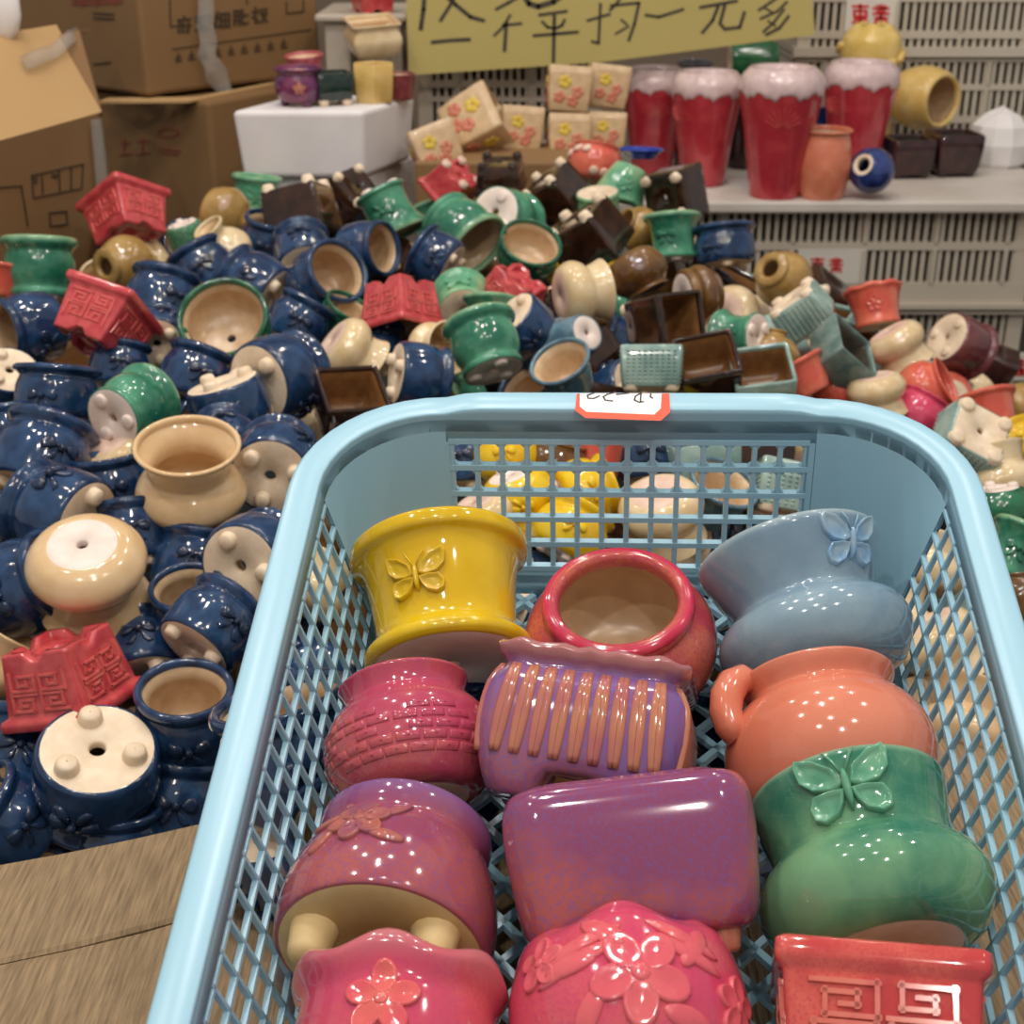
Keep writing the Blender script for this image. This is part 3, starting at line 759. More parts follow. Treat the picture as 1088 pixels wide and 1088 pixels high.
def local(name, mb, mat, parent, bevel=0, label=None, fix=True):
    mb.v = [(p[0]*S, p[1]*S, p[2]*S) for p in mb.v]
    me = mb.mesh(name, mat)
    if fix: fixn(me)
    o = obj(name, me, parent, bevel)
    if label: o['label'] = label
    return o

bas_m = Matrix.Translation(W(BO)) @ Matrix((BU, BV, BW)).transposed().to_4x4()
basket = empty('plastic_basket', None, 'light blue plastic basket with lattice sides, filled with twelve glazed pots', 'basket', None, mat=bas_m)
# rim: broad flange with a rolled outer lip
rim = MB()
prof = [(1.15,-.3,0),(1.155,-.1,.5),(1.14,-.03,1),(1.08,.005,1),(.6,.04,1),(.16,.02,1),(.06,-.02,1),(0,-.1,1),(-.03,-.24,.9),(-.05,-.5,.6),(-.08,-1.25,0),(.1,-1.25,0),(.14,-.5,.5),(.3,-.18,1),(.9,-.2,.6),(.95,-.3,0)]
rs = [[bump(p, k) for p in bo(t, w)] for t, w, k in prof]; rs.append(rs[0])
rim.rings(rs); local('rim', rim, M['plastic'], basket)
# solid bands and corners of the walls (inner face, outer face)
TH = .2
def tin(d): return 1.15 + max(d-.3, 0)*TAN
def band(name, idx, d0, d1, nd=4):
    m = MB(); n = len(idx)
    ins = []; outs = []
    for k in range(nd+1):
        d = d0 + (d1-d0)*k/nd
        o = bo(tin(d), -d); q = bo(tin(d)-TH, -d)
        ins.append([o[i] for i in idx]); outs.append([q[i] for i in idx])
    loop = ins + outs[::-1] + [ins[0]]
    m.rings(loop, close=False)
    return m
NN = 10; TOT = 10*NN
corners = {'bl': range(10, 21), 'br': range(40, 51), 'fr': range(60, 71), 'fl': list(range(90, 100)) + [0]}
body = MB()
def merge(dst, src): dst.add(src.v, src.f)
for key in corners: merge(body, band(key, list(corners[key]), .3, BD))
allidx = list(range(TOT)) + [0]
GX0, GX1 = -6.95, 6.8
GD0, GROWS, GCOLS, GP = 1.22, 5, 14, 1.15
merge(body, band('top', allidx, .3, .8, 1)); merge(body, band('low', allidx, BD-.9, BD, 2))
for idx, fr in ((list(range(20, 41)), 1), (list(range(70, 91)), 0)):
    merge(body, band('upper', idx, .3, GD0, 1))
local('wall', body, M['plastic'], basket)

def clip_bar(p, q, s0, s1, d0, d1):
    """Liang-Barsky"""
    dx, dy = q[0]-p[0], q[1]-p[1]; t0, t1 = 0.0, 1.0
    for a, b in ((-dx, p[0]-s0), (dx, s1-p[0]), (-dy, p[1]-d0), (dy, d1-p[1])):
        if abs(a) < 1e-9:
            if b < 0: return None
        else:
            t = b/a
            if a < 0: t0 = max(t0, t)
            else: t1 = min(t1, t)
    if t1 - t0 < 1e-3: return None
    return (p[0]+dx*t0, p[1]+dy*t0), (p[0]+dx*t1, p[1]+dy*t1)

def lattice(m, fn, s0, s1, d0, d1, ps, pd, w=.13, th=.2):
    """diamond lattice on the wall patch fn(s, d, out)"""
    k = (ps/2)/(pd/2)
    a = s0 - (d1-d0)*k - ps
    while a < s1 + (d1-d0)*k + ps:
        for sg in (1, -1):
            c = clip_bar((a, d0), (a + sg*(d1-d0)*k, d1), s0, s1, d0, d1)
            if c:
                (x0, y0), (x1, y1) = c; l = sqrt((x1-x0)**2+(y1-y0)**2)
                if l < .2: continue
                nx, ny = -(y1-y0)/l*w, (x1-x0)/l*w
                P = [(x0-nx,y0-ny),(x1-nx,y1-ny),(x1+nx,y1+ny),(x0+nx,y0+ny)]
                Q = [(x0-nx*.7,y0-ny*.7),(x1-nx*.7,y1-ny*.7),(x1+nx*.7,y1+ny*.7),(x0+nx*.7,y0+ny*.7)]
                m.hexa([fn(x, y, th) for x, y in P], [fn(x, y, 0) for x, y in Q])
        a += ps
SS0, SP_ = -BR+.15, 1.035
NS = int((BL - 2*BR + .3)/SP_)
for sg in (-1, 1):
    m = MB(); f = lambda s, d, o: (sg*(BA - tin(d) + o), s, -d)
    d1 = GD0 + GROWS*GP; s_end = SS0 - NS*SP_
    def bar3(s0, d0, s1_, dd1, th1=.17): m.hexa([f(s0,d0,th1),f(s1_,d0,th1),f(s1_,dd1,th1),f(s0,dd1,th1)], [f(s0+.02,d0+.02,0),f(s1_-.02,d0+.02,0),f(s1_-.02,dd1-.02,0),f(s0+.02,dd1-.02,0)])
    for i in range(NS+1): s_ = SS0 - i*SP_; bar3(s_-.08, .75, s_+.08, BD-.4)
    for j in range(GROWS+1): d = GD0 + j*GP - .2; bar3(s_end-.1, d-.085, SS0+.1, d+.085)
    bar3(-BL+BR-.02, .75, s_end, BD-.4); bar3(SS0, .75, -BR+.2, BD-.4)
    bar3(-BL+BR, d1-.2, -BR, BD-.4)
    local('side_grid', m, M['plastic'], basket)
for back in (1, 0):
    m = MB(); f = (lambda x, d, o: (x, -tin(d) + o, -d)) if back else (lambda x, d, o: (x, -BL + tin(d) - o, -d))
    d1 = GD0 + GROWS*GP; pc = (GX1-GX0)/GCOLS
    def bar2(x0, d0, x1, dd1, th0=0, th1=.22): m.hexa([f(x0,d0,th1),f(x1,d0,th1),f(x1,dd1,th1),f(x0,dd1,th1)], [f(x0+.02,d0+.02,th0),f(x1-.02,d0+.02,th0),f(x1-.02,dd1-.02,th0),f(x0+.02,dd1-.02,th0)])
    for i in range(GCOLS+1): x = GX0 + i*pc; bar2(x-.11, GD0-.05, x+.11, d1+.05)
    for j in range(GROWS+1): d = GD0 + j*GP; bar2(GX0-.12, d-.13, GX1+.12, d+.13, -.02)
    for i in range(GCOLS):
        for j in range(2):
            for cx, cy in ((0,0),(1,0),(0,1),(1,1)):
                x = GX0+(i+cx)*pc + (.1 if cx == 0 else -.1); d = GD0+(j+cy)*GP + (.12 if cy == 0 else -.12)
                sx, sd = (1 if cx == 0 else -1)*.15, (1 if cy == 0 else -1)*.15
                m.add([f(x,d,.02),f(x+sx,d,.02),f(x,d+sd,.02),f(x,d,.2),f(x+sx,d,.2),f(x,d+sd,.2)], [(0,1,2),(3,5,4),(0,3,4,1),(1,4,5,2),(2,5,3,0)], False)
    # solid parts beside and below the grid
    e = BA - BR
    for x0, x1 in ((-e, GX0), (GX1, e)):
        if x1 - x0 > .05: bar2(x0-.02, GD0-.1, x1, d1)
    bar2(-e, d1-.05, e, BD-.5)
    local('end_grid', m, M['plastic'], basket)
m = MB(); tf = tin(BD)
lattice(m, lambda s, d, o: (s, d, -BD - o), -(BA-tf), BA-tf, -BL+tf, -tf, 1.5, 1.5, w=.17, th=.25)
local('floor_lattice', m, M['plastic'], basket)
# price sticker on the back rim
def sloc(px, py, h=0):
    """pixel on the level of the rim top -> basket coordinates"""
    r = ray(px, py); n = BW; o = BO + BW*(.33+h); p = r*(o.dot(n)/r.dot(n)) - BO
    return (p.dot(BU), p.dot(BV), p.dot(BW))
def slab(m, pts, h0, h1):
    lo = [sloc(x, y, h0) for x, y in pts]; hi = [sloc(x, y, h1) for x, y in pts]; n = len(pts)
    m.add(lo+hi, [tuple(range(n)), tuple(range(2*n-1, n-1, -1))] + [(i, (i+1)%n, n+(i+1)%n, n+i) for i in range(n)], False)
st = MB(); slab(st, [(613,418),(711,418),(712,438),(702,447),(622,444),(611,436)], -.02, .012)
so = local('price_sticker', st, M['sticker_red'], basket, label='white and red price sticker with upside down handwriting')
st = MB(); slab(st, [(616,418.3),(703,418.3),(702,434),(695,440.5),(623,437.5),(616,432)], .012, .02)
local('sticker_face', st, M['sticker_white'], so)
def sstroke(m, pts, wd, h0=.02, h1=.028):
    for (x0, y0), (x1, y1) in zip(pts, pts[1:]):
        dx, dy = x1-x0, y1-y0; l = sqrt(dx*dx+dy*dy) or 1; nx, ny = -dy/l*wd/2, dx/l*wd/2*.8; ex, ey = dx/l*wd*.25, dy/l*wd*.25
        slab(m, [(x0-nx-ex,y0-ny-ey),(x1-nx+ex,y1-ny+ey),(x1+nx+ex,y1+ny+ey),(x0+nx-ex,y0+ny-ey)], h0, h1)
st = MB()
for pts in ([(631,417.5),(624,420),(625,423),(631,423.3),(637,420.5)], [(654,416.5),(645,419),(641,421.5),(643,425),(651,426)], [(655,419),(668,417.6)],
            [(682,417),(675,421),(674,425),(679,427.3),(684,426.6)], [(681,418.5),(680.5,426)], [(691.5,418.5),(691,421.5),(693.5,423)]):
    sstroke(st, pts, 1.7)
local('handwriting', st, M['ink'], so)

# ------------------------------------------------------------------ the twelve pots in the basket
M['mauve_relief'] = glaze('amber mauve glaze', (170,96,84), (140,74,100), 3, rough=.1)
M['rose_relief'] = glaze('salmon rose glaze', (212,98,92), (204,76,92), 2, rough=.1)
HC = circ(72); HS = rsquare(.3, 10, 8)
M['yellow_hero'] = glaze('sunny yellow glaze', (206,166,12), (222,184,30), 1.5, rough=.08)
M['red_hero'] = glaze('mottled red glaze', (180,60,76), (194,98,74), 1.5, lo=.42, hi=.62, rough=.09, speck=(164,52,92))
M['red_rim'] = glaze('crimson glaze', (186,40,72), (200,60,84), 3, rough=.09)
M['blue_hero'] = glaze('crackled blue glaze', (114,140,160), (136,160,174), 1.2, rough=.1, crackle=(88,108,124), edge=(164,178,180), zr=(1.4,1.5))
M['blue_relief'] = glaze('pale blue glaze', (150,176,190), (110,156,200), 3, rough=.08)
M['brick_hero'] = glaze('rose pink glaze', (178,64,90), (192,90,88), 1.3, rough=.1, speck=(160,68,106))
M['stripe_violet'] = glaze('speckled violet glaze', (124,84,142), (158,92,112), 1.6, rough=.1, speck=(106,92,166), edge=(166,104,104), zr=(1.24,1.36))
M['stripe_orange'] = glaze('rusty orange glaze', (186,120,92), (172,96,96), 2.0, rough=.12)
M['coral_hero'] = glaze('crackled coral glaze', (206,116,90), (214,130,104), 1.4, rough=.1, crackle=(184,94,74))
M['green_hero'] = glaze('crackled jade glaze', (42,112,92), (110,158,118), 1.1, lo=.38, hi=.6, rough=.08, crackle=(142,174,142), edge=(140,172,140), zr=(1.4,1.49))
M['green_relief'] = glaze('pale jade glaze', (106,162,130), (72,138,110), 3, rough=.08)
M['mauve_hero'] = glaze('mauve glaze', (146,66,92), (168,86,82), 1.4, rough=.1, speck=(124,76,126), edge=(122,82,134), zr=(1.05,1.3))
M['purple_hero'] = glaze('mottled purple glaze', (132,64,100), (164,80,80), 1.3, lo=.46, hi=.62, rough=.09, speck=(112,78,136))
M['rose_hero'] = glaze('rose glaze', (192,68,94), (202,86,90), 1.5, rough=.1, speck=(182,60,102), edge=(188,108,114), zr=(1.05,1.3))
M['hot_hero'] = glaze('hot pink glaze', (198,64,96), (208,86,98), 1.8, rough=.1, speck=(190,58,102))
M['hot_relief'] = glaze('salmon pink glaze', (208,84,98), (216,98,104), 2, rough=.1)
M['fret_hero'] = glaze('scarlet glaze', (186,62,62), (206,94,82), 1.8, rough=.1, speck=(178,54,64))
M['fret_hero2'] = glaze('thin scarlet glaze', (204,106,90), (196,82,76), 2.5, rough=.12)

p = Pot([(.86,0),(.92,.05),(.92,.14),(.84,.22),(.78,.3),(.78,.5),(.82,.85),(.87,1.1),(.92,1.2),(1.0,1.26),(1.0,1.4)], HC, wall=.13, glz='yellow_hero', lin='cream', base='bisque_white', smooth=3, arch=None)
kind('h_yellow', butterfly(p, .72, .62, 0, 'yellow_hero', .07))
p = Pot([(.56,0),(.8,.14),(.98,.45),(1.0,.7),(.93,.92),(.8,1.06),(.76,1.1),(.78,1.16),(.74,1.24)], HC, wall=.14, glz='red_hero', lin='lining', base='bisque', smooth=3)
ri = MB(); ri.rings([[((.7+.075*cos(t))*x, (.7+.075*cos(t))*y, 1.22+.06*sin(t)) for x, y in HC] for t in [2*pi*k/10 for k in range(11)]])
kind('h_red', p.part('rim_ring', ri, 'red_rim'))
WP = [(.62,0),(.84,.1),(1.0,.42),(.94,.68),(.8,.82),(.79,.88),(.8,1.0),(.84,1.25),(.87,1.45),(.86,1.5)]
kind('h_blue', butterfly(Pot([(.62,0),(.84,.1),(1.0,.42),(.94,.66),(.76,.8),(.75,.88),(.82,1.05),(.92,1.28),(.97,1.42),(.96,1.48)], HC, wall=.07, glz='blue_hero', lin='blue_hero', base='bisque_white', smooth=3), 1.16, .62, 0, 'blue_relief', .06))
p = Pot([(.62,0),(.8,.08),(.97,.4),(1.0,.66),(.93,.95),(.76,1.16),(.72,1.22),(.74,1.34),(.78,1.44)], HC, wall=.12, glz='brick_hero', lin='lining', base='bisque', smooth=3)
br = MB(); rr = random.Random(5)
for row in range(5):
    z = .3 + row*.125; nb = 20
    for i in range(nb):
        if rr.random() < .06: continue
        a = 2*pi*(i + .5*(row % 2))/nb; hw = pi/nb*.84
        poly = [(-hw, -.048), (hw*.5, -.048), (hw, -.048), (hw, .048), (0, .048), (-hw, .048)]
        p.emboss(br, poly, .016, z, a, False, ((1,-.03),(1,.6),(.88,1),(.1,1.02)))
kind('h_brick', p.part('brick_relief', br, 'brick_hero'))
p = Pot([(.78,0),(.84,.04),(.95,.3),(1.0,.7),(.97,1.05),(.88,1.22),(.86,1.28),(.94,1.36),(.96,1.44)], HS, wall=.12, glz='stripe_violet', lin='lining', base='bisque_tan', smooth=2, arch=(.24,.4), wave=(20,.018))
ri = MB()
for q in range(4):
    for i in range(9):
        x = -.76 + 1.52*i/8; n = 14; wd = .076
        poly = [(x - x*.08*(k/n) + wd*sin(pi*(.12+.76*k/n))**.4, .88*k/n) for k in range(n+1)] + [(x - x*.08*(k/n) - wd*sin(pi*(.12+.76*k/n))**.4, .88*k/n) for k in range(n, -1, -1)]
        rs = []
        for kx, g in ((1,-.04),(1,.2),(.8,.75),(.4,1),(.02,1.05)):
            rs.append([p.surf(x*(1-.08*v/.88) + (u - x*(1-.08*v/.88))*kx, v, .026*g if g > 0 else g, .36, q*pi/2, True) for u, v in poly])
        ri.rings(rs)
kind('h_stripe', p.part('ridge_relief', ri, 'stripe_orange'))
p = Pot([(.6,0),(.86,.12),(1.0,.48),(.97,.8),(.82,1.04),(.7,1.14),(.7,1.2),(.76,1.3),(.78,1.36)], HC, wall=.1, glz='coral_hero', lin='coral_hero', base='bisque', smooth=3)
ea = MB()
ea.tube([(.68,0,1.33),(.78,0,1.36),(.89,0,1.3),(.98,0,1.16),(1.02,0,1.0),(1.0,0,.86),(.92,0,.74)], [.12,.15,.165,.165,.16,.15,.14], 12)
kind('h_coral', p.part('spout', ea, 'coral_hero'))
p = Pot([(.64,0),(.84,.1),(1.0,.4),(.95,.66),(.8,.82),(.79,.88),(.8,1.0),(.85,1.25),(.88,1.42),(.87,1.47)], HC, wall=.07, glz='green_hero', lin='green_hero', base='bisque_pink', smooth=3)
kind('h_green', butterfly(p, 1.13, .74, 0, 'green_relief', .07))
p = Pot([(.94,0),(.97,.06),(1.0,.3),(.96,.6),(.88,.86),(.8,1.0),(.78,1.06),(.82,1.18),(.83,1.3)], HC, wall=.12, glz='mauve_hero', lin='lining', base='bisque_tan', hole=.1, smooth=3)
p.feet(3, .62, .2, .34, 'bisque_tan', 1.25)
kind('h_mauve', flower(p, .72, .66, 0, 'mauve_relief', .045, 6, leaves=True))
p = Pot([(.74,0),(.86,.04),(.93,.2),(.98,.55),(1.0,.85),(.985,1.06),(.93,1.18),(.84,1.23),(.8,1.23)], rsquare(.3, 9, 9), wall=.1, glz='purple_hero', lin='lining', base='bisque', smooth=3)
kind('h_purple', p.feet(4, .86, .14, .16, 'stripe_orange', pi/4))
p = Pot([(.66,0),(.84,.1),(.95,.4),(.94,.75),(.92,.95),(.98,1.1),(1.02,1.2),(1.0,1.28)], HC, wall=.1, glz='rose_hero', lin='lining', base='bisque', smooth=3, wave=(6,.06))
kind('h_rose', flower(p, .72, .8, 0, 'rose_relief', .04, 5))
p = Pot([(.66,0),(.86,.1),(.98,.4),(1.0,.75),(.94,1.02),(.88,1.16),(.8,1.24),(.76,1.28)], HC, wall=.1, glz='hot_hero', lin='lining', base='bisque', smooth=3, wave=(5,.06))
fm = MB(); flower(p, .62, .95, .12, None, .04, 5, 0, 0, fm, True, rot=.9); flower(p, .86, .55, -.75, None, .035, 5, 0, 0, fm); flower(p, .5, .6, 1.05, None, .035, 5, 0, 0, fm)
for yy in (.16, .3): p.emboss(fm, ell(-.5, yy, .42, .07, .35), .03, .62, .12); p.emboss(fm, ell(.4, yy+.05, .36, .07, -.4), .03, .62, .12)
kind('h_hot', p.part('flower_relief', fm, 'hot_relief'))
p = Pot([(.8,0),(.82,.05),(.86,.24),(.92,1.1),(.93,1.14),(.99,1.19),(1.0,1.25),(1.0,1.38)], rsquare(.1), wall=.13, glz='fret_hero', lin='lining', base='fret_hero', arch=(.2,.45), smooth=1)
kind('h_fret', fret(p, .3, 1.06, .7, 'fret_hero2', .04, 4, .04))

def hero(key, name, px, py, w, th, ph, roll, wc, label, group=None, sq=1.0):
    r = ray(px, py); o = BO + BW*wc; z = o.dot(BW)/r.dot(BW)
    c = at(px, py, z); R = w*z/(2*F)*sq
    A, X = frame_from(px, py, th, ph, roll)
    print('HERO', key, 'z %.1f R %.2f  uvw %s' % (z, R, [round((c-BO).dot(q), 1) for q in (BU, BV, BW)]))
    place_kind(key, name, c, R, A, X, label, 'pot', 'glazed pots in the blue basket')
HEROES = [
 ('h_yellow','flower_pot',472,645,192,96,-26,-18,-4.4,'bright yellow flared pot with a raised butterfly, back left in the basket'),
 ('h_red','flower_pot',659,682,204,93,47,0,-5.2,'mottled red squat pot standing with its mouth open, back middle of the basket'),
 ('h_blue','flower_pot',858,656,206,107,-20,46,-4.2,'crackled pale blue waisted pot with a butterfly, back right in the basket'),
 ('h_brick','flower_pot',436,790,182,98,-22,8,-4.4,'rose pink round pot with a brick pattern below the yellow pot'),
 ('h_stripe','square_pot',627,789,212,80,-9,-8,-3.9,'violet and orange ribbed square pot with arched feet, centre of the basket'),
 ('h_coral','flower_pot',880,795,222,100,-22,-58,-4.0,'coral crackled round pot with a small spout between blue and green pots'),
 ('h_green','flower_pot',922,926,246,103,-24,2,-3.7,'jade green waisted pot with a raised butterfly and pale base, right row'),
 ('h_mauve','flower_pot',418,950,232,78,-38,-28,-4.2,'mauve pot with a bare yellowish clay base and stub feet, left row'),
 ('h_purple','square_pot',668,925,256,97,-7,4,-4.0,'mottled purple soft square pot with small feet, middle row of the basket'),
 ('h_rose','flower_pot',420,1118,238,86,-22,-10,-3.7,'rose pink pot with wavy rim and flower relief, nearest of the left row'),
 ('h_hot','flower_pot',668,1086,256,93,-22,0,-3.6,'hot pink round pot covered in flower relief, nearest of the middle row'),
 ('h_fret','square_pot',930,1108,218,86,-12,5,-3.6,'scarlet square pot with fret pattern and thick rim, nearest of the right row'),
]
for h in HEROES: hero(*h)

# pots that carry the back of the basket
rnd = random.Random(2)
for i, (x, y) in enumerate(((-9,46),(-3,48.5),(3,46.5),(9,48),(-6,41),(5,41))):
    zf = BO.z - BD*BW.z + (y - 49.4)*.318 + (x - 4)*.0
    for k in (0, 1):
        ax = Vector((rnd.uniform(-.3,.3), rnd.uniform(-.3,.3), 1 if k else -1))
        place_kind('navy', 'flower_pot', Vector((x + .6*k, y, zf - 3.35 - 4.4*(1-k))), 2.9, ax, Vector((rnd.uniform(-1,1), -1, .1)), 'navy pot wedged under the back of the blue basket', 'pot', 'navy pots under the basket')
# ------------------------------------------------------------------ planks at the front of the heap
M['wood'] = matte('rough grey brown wood', (112,92,68), (164,138,104), 3, .8, lo=.25, hi=.75, bump=.6, stretch=(240, 16, 60))
M['card'] = matte('brown cardboard', (122,90,54), (138,104,66), 3, .7)
M['card_dark'] = matte('inner brown cardboard', (128,96,60), (142,108,70), 3, .7)
M['card_lit'] = matte('pale lit cardboard', (178,142,96), (190,154,106), 3, .7)  # paler copy of the cardboard, light from above put into the flap colour
M['foam'] = matte('white foam', (222,216,216), (232,226,226), 14, .7, bump=.2)
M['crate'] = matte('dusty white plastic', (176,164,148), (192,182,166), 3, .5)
M['crate_shade'] = matte('crate plastic with painted shade', (92,80,70), (108,96,84), 3, .6)  # darker copy of the crate plastic, inside shade put into the colour
M['slab'] = matte('dusty white board', (206,198,190), (186,176,166), 10, .6)
M['sign'] = matte('yellow card', (176,160,94), (186,170,104), 3, .6)
M['marker'] = matte('black marker', (52,46,40), (76,66,54), 20, .7)
M['print_dark'] = matte('dark printing ink', (58,44,28), (74,56,36), 8, .7)
M['print_red'] = matte('faded red printing ink', (132,62,48), (146,76,58), 8, .7)
M['label_red'] = matte('red lettering', (196,34,40), (206,50,52), 8, .6)
M['label_white'] = matte('label plate', (206,200,190), (214,208,198), 6, .5)
M['white_bag'] = matte('white plastic bag', (224,218,216), (236,232,230), 5, .4)

ZB = -37.2
def plank(a0, a1, name_lab, b0, b1, th=4.5):
    """far edge a0-a1, near edge b0-b1 (pixels on the level of the top)"""
    n = 24; m = MB(); rnd = random.Random(int(a0[1]))
    P = [at_h(a0[0], a0[1], ZB), at_h(a1[0], a1[1], ZB), at_h(b1[0], b1[1], ZB), at_h(b0[0], b0[1], ZB)]
    rs = []
    for i in range(n+1):
        t = i/n; f = P[0].lerp(P[1], t); g = P[3].lerp(P[2], t)
        e0 = rnd.uniform(-.12, .12); e1 = rnd.uniform(-.08, .08); dz = rnd.uniform(-.05, .05)
        f = f + Vector((0, e0, 0)); g = g + Vector((0, e1, 0))
        rs.append([f + Vector((0,0,-.15+dz)), f.lerp(g, .03) + Vector((0,0,dz)), f.lerp(g, .5) + Vector((0,0,.06)), f.lerp(g, .97) + Vector((0,0,dz)), g + Vector((0,0,-.15)), g + Vector((0,0,-th)), f + Vector((0,0,-th))])
    m.rings(rs, True, True, True, smooth=False)
    o = wobj('wooden_plank', m, M['wood']); tag(o, name_lab, 'plank')
plank((-160,949), (1250,662), 'rough weathered wooden plank edging the heap of pots', (-160,1062), (1250,712))
plank((-160,1064), (1250,713), 'rough wooden plank nearest the viewer, past the dark crack', (-160,1560), (1250,1180))

# ------------------------------------------------------------------ cartons and foam boxes on the left
def strokes(m, fn, lst, w, h0=.0, h1=.12):
    for pts in lst:
        for (x0, y0), (x1, y1) in zip(pts, pts[1:]):
            dx, dy = x1-x0, y1-y0; l = sqrt(dx*dx+dy*dy) or 1; nx, ny = -dy/l*w/2, dx/l*w/2; ex, ey = dx/l*w*.3, dy/l*w*.3
            q = [(x0-nx-ex,y0-ny-ey),(x1-nx+ex,y1-ny+ey),(x1+nx+ex,y1+ny+ey),(x0+nx-ex,y0+ny-ey)]
            m.hexa([fn(x, y, h0) for x, y in q], [fn(x, y, h1) for x, y in q])

class Carton:
    """upright box: nearest top (or bottom) corner c, yaw of the right-hand face, sizes along right face, left face and height"""
    def __init__(s, name, label, cat, c, yaw, lr, ll, ztop, zbot, mat, bevel=.25, group=None):
        a = radians(yaw); s.dr = Vector((cos(a), sin(a), 0)); s.dl = Vector((-sin(a), cos(a), 0)); s.c = Vector((c.x, c.y, 0))
        s.zt, s.zb = ztop, zbot
        s.e = empty(name, W((c.x, c.y, zbot)), label, cat, group)
        m = MB(); b = [s.c, s.c + s.dr*lr, s.c + s.dr*lr + s.dl*ll, s.c + s.dl*ll]
        m.hexa([Vector((p.x, p.y, zbot)) for p in b], [Vector((p.x, p.y, ztop)) for p in b])
        wobj('body', m, mat, s.e, bevel*S, 2)
    def on_right(s, px, py, h):
        n = Vector((s.dr.y, -s.dr.x, 0)); r = ray(px, py); return r*(s.c.dot(n)/r.dot(n)) + n*h
    def on_left(s, px, py, h):
        n = Vector((-s.dl.y, s.dl.x, 0)); r = ray(px, py); return r*(s.c.dot(n)/r.dot(n)) + n*h

# lower back carton and the one on top of it
cC = at_y(221, 108, 168); ZC = cC.z
lowc = Carton('cardboard_carton', 'plain brown cardboard carton under the printed one, left of the foam boxes', 'carton', cC, 60, 19, 44, ZC, FLOOR, M['card'], .5)
m = MB(); cc = cC
cB = at_h(157, 104, ZC + .4)
upc = Carton('cardboard_carton', 'brown carton with dark printed characters, on top of the back carton', 'carton', cB, 50, (at_h(336, 79.5, ZC + .4) - cB).length, 44, ZC + 36, ZC + .5, M['card'], .5)
t = MB()
def sq_char(x, y, s, k):
    """one printed block character, its strokes in pixels"""
    L = {0: [[(.1,.2),(.9,.2)],[(.5,0),(.5,.2)],[(.2,.2),(.15,1)],[(.4,.4),(.4,1)],[(.35,.6),(.9,.6)],[(.75,.4),(.75,1),(.6,.95)]],
         1: [[(.05,.15),(.5,.15)],[(.05,.45),(.5,.45)],[(.18,.15),(.15,.6)],[(.38,.15),(.38,.6)],[(.7,.1),(.7,.45)],[(.9,.05),(.9,.6)],[(.5,.62),(.5,.98)],[(.2,.78),(.8,.78)],[(.05,.98),(.95,.98)]],
         2: [[(.25,.05),(.08,.35),(.3,.35),(.05,.75)],[(.05,.95),(.35,.85)],[(.45,.15),(.45,1)],[(.95,.15),(.95,1)],[(.45,.15),(.95,.15)],[(.45,.55),(.95,.55)],[(.45,.97),(.95,.97)],[(.7,.15),(.7,.97)]],
         3: [[(.1,.1),(.1,1)],[(.1,.1),(.4,.1),(.4,1)],[(.1,.4),(.4,.4)],[(.1,.7),(.4,.7)],[(.6,.05),(.6,.45),(.95,.4)],[(.6,.55),(.6,.95),(.95,.9)]],
         4: [[(.05,.3),(.45,.3)],[(.25,.05),(.25,1)],[(.05,.6),(.45,.95)],[(.55,.2),(.95,.2)],[(.6,.45),(.95,.45),(.6,1)],[(.6,.45),(.95,1)]]}[k % 5]
    return [[(x + s*u, y + s*v - (s*u)*.1) for u, v in st] for st in L]
for i in range(5): strokes(t, upc.on_right, sq_char(187 + i*20, 18 - i*2.6, 17, i), 2.3)
strokes(t, upc.on_right, [[(180,0),(181,28)],[(181,28),(196,26)],[(262,-8),(262,4)],[(300,-4),(326,-8)],[(304,2),(304,14),(322,12),(322,0)]], 1.2)
for i in range(9): strokes(t, upc.on_right, [[(186+i*14, 61-i*1.8),(192+i*14, 60-i*1.8)],[(189+i*14,56-i*1.8),(189+i*14,65-i*1.8)],[(186+i*14, 65-i*1.8),(193+i*14, 64-i*1.8)]], 1.2)
strokes(t, upc.on_right, [[(183,52),(330,31)]], .8)
wobj('printed_text', t, M['print_dark'], upc.e)
t = MB(); strokes(t, upc.on_left, [[(100,14),(121,15)],[(100,19),(121,20)],[(100,68),(118,66)]], 1.6); wobj('printed_mark', t, M['print_dark'], upc.e)
t = MB(); strokes(t, upc.on_left, [[(78,4),(130,2)],[(78,0),(130,-2)],[(86,-2),(88,6)],[(104,-2),(102,6)],[(118,-3),(122,5)]], 2.2); wobj('printed_band', t, M['print_red'], upc.e)
t = MB(); strokes(t, lowc.on_left, [[(129,152),(138,152)],[(133,148),(132,160)],[(128,164),(140,163)],[(146,150),(158,150)],[(152,147),(152,162)],[(146,164),(159,162)],[(170,158),(192,160)],[(172,162),(190,164)],[(168,141),(174,137),(188,138),(190,142),(182,146),(170,145),(168,141)]], 1.5); wobj('printed_mark', t, M['print_red'], lowc.e)
# pale flap edge between the two
t = MB(); P = [at_h(x, y, ZC + .2) for x, y in ((104,108),(200,107),(300,87),(345,80))]
for a, b in zip(P, P[1:]): t.hexa([a+Vector((0,0,-.25)), b+Vector((0,0,-.25)), b+Vector((.5,2.5,-.25)), a+Vector((.5,2.5,-.25))], [a, b, b+Vector((.5,2.5,.1)), a+Vector((.5,2.5,.1))])
wobj('flap', t, M['card_lit'], lowc.e)

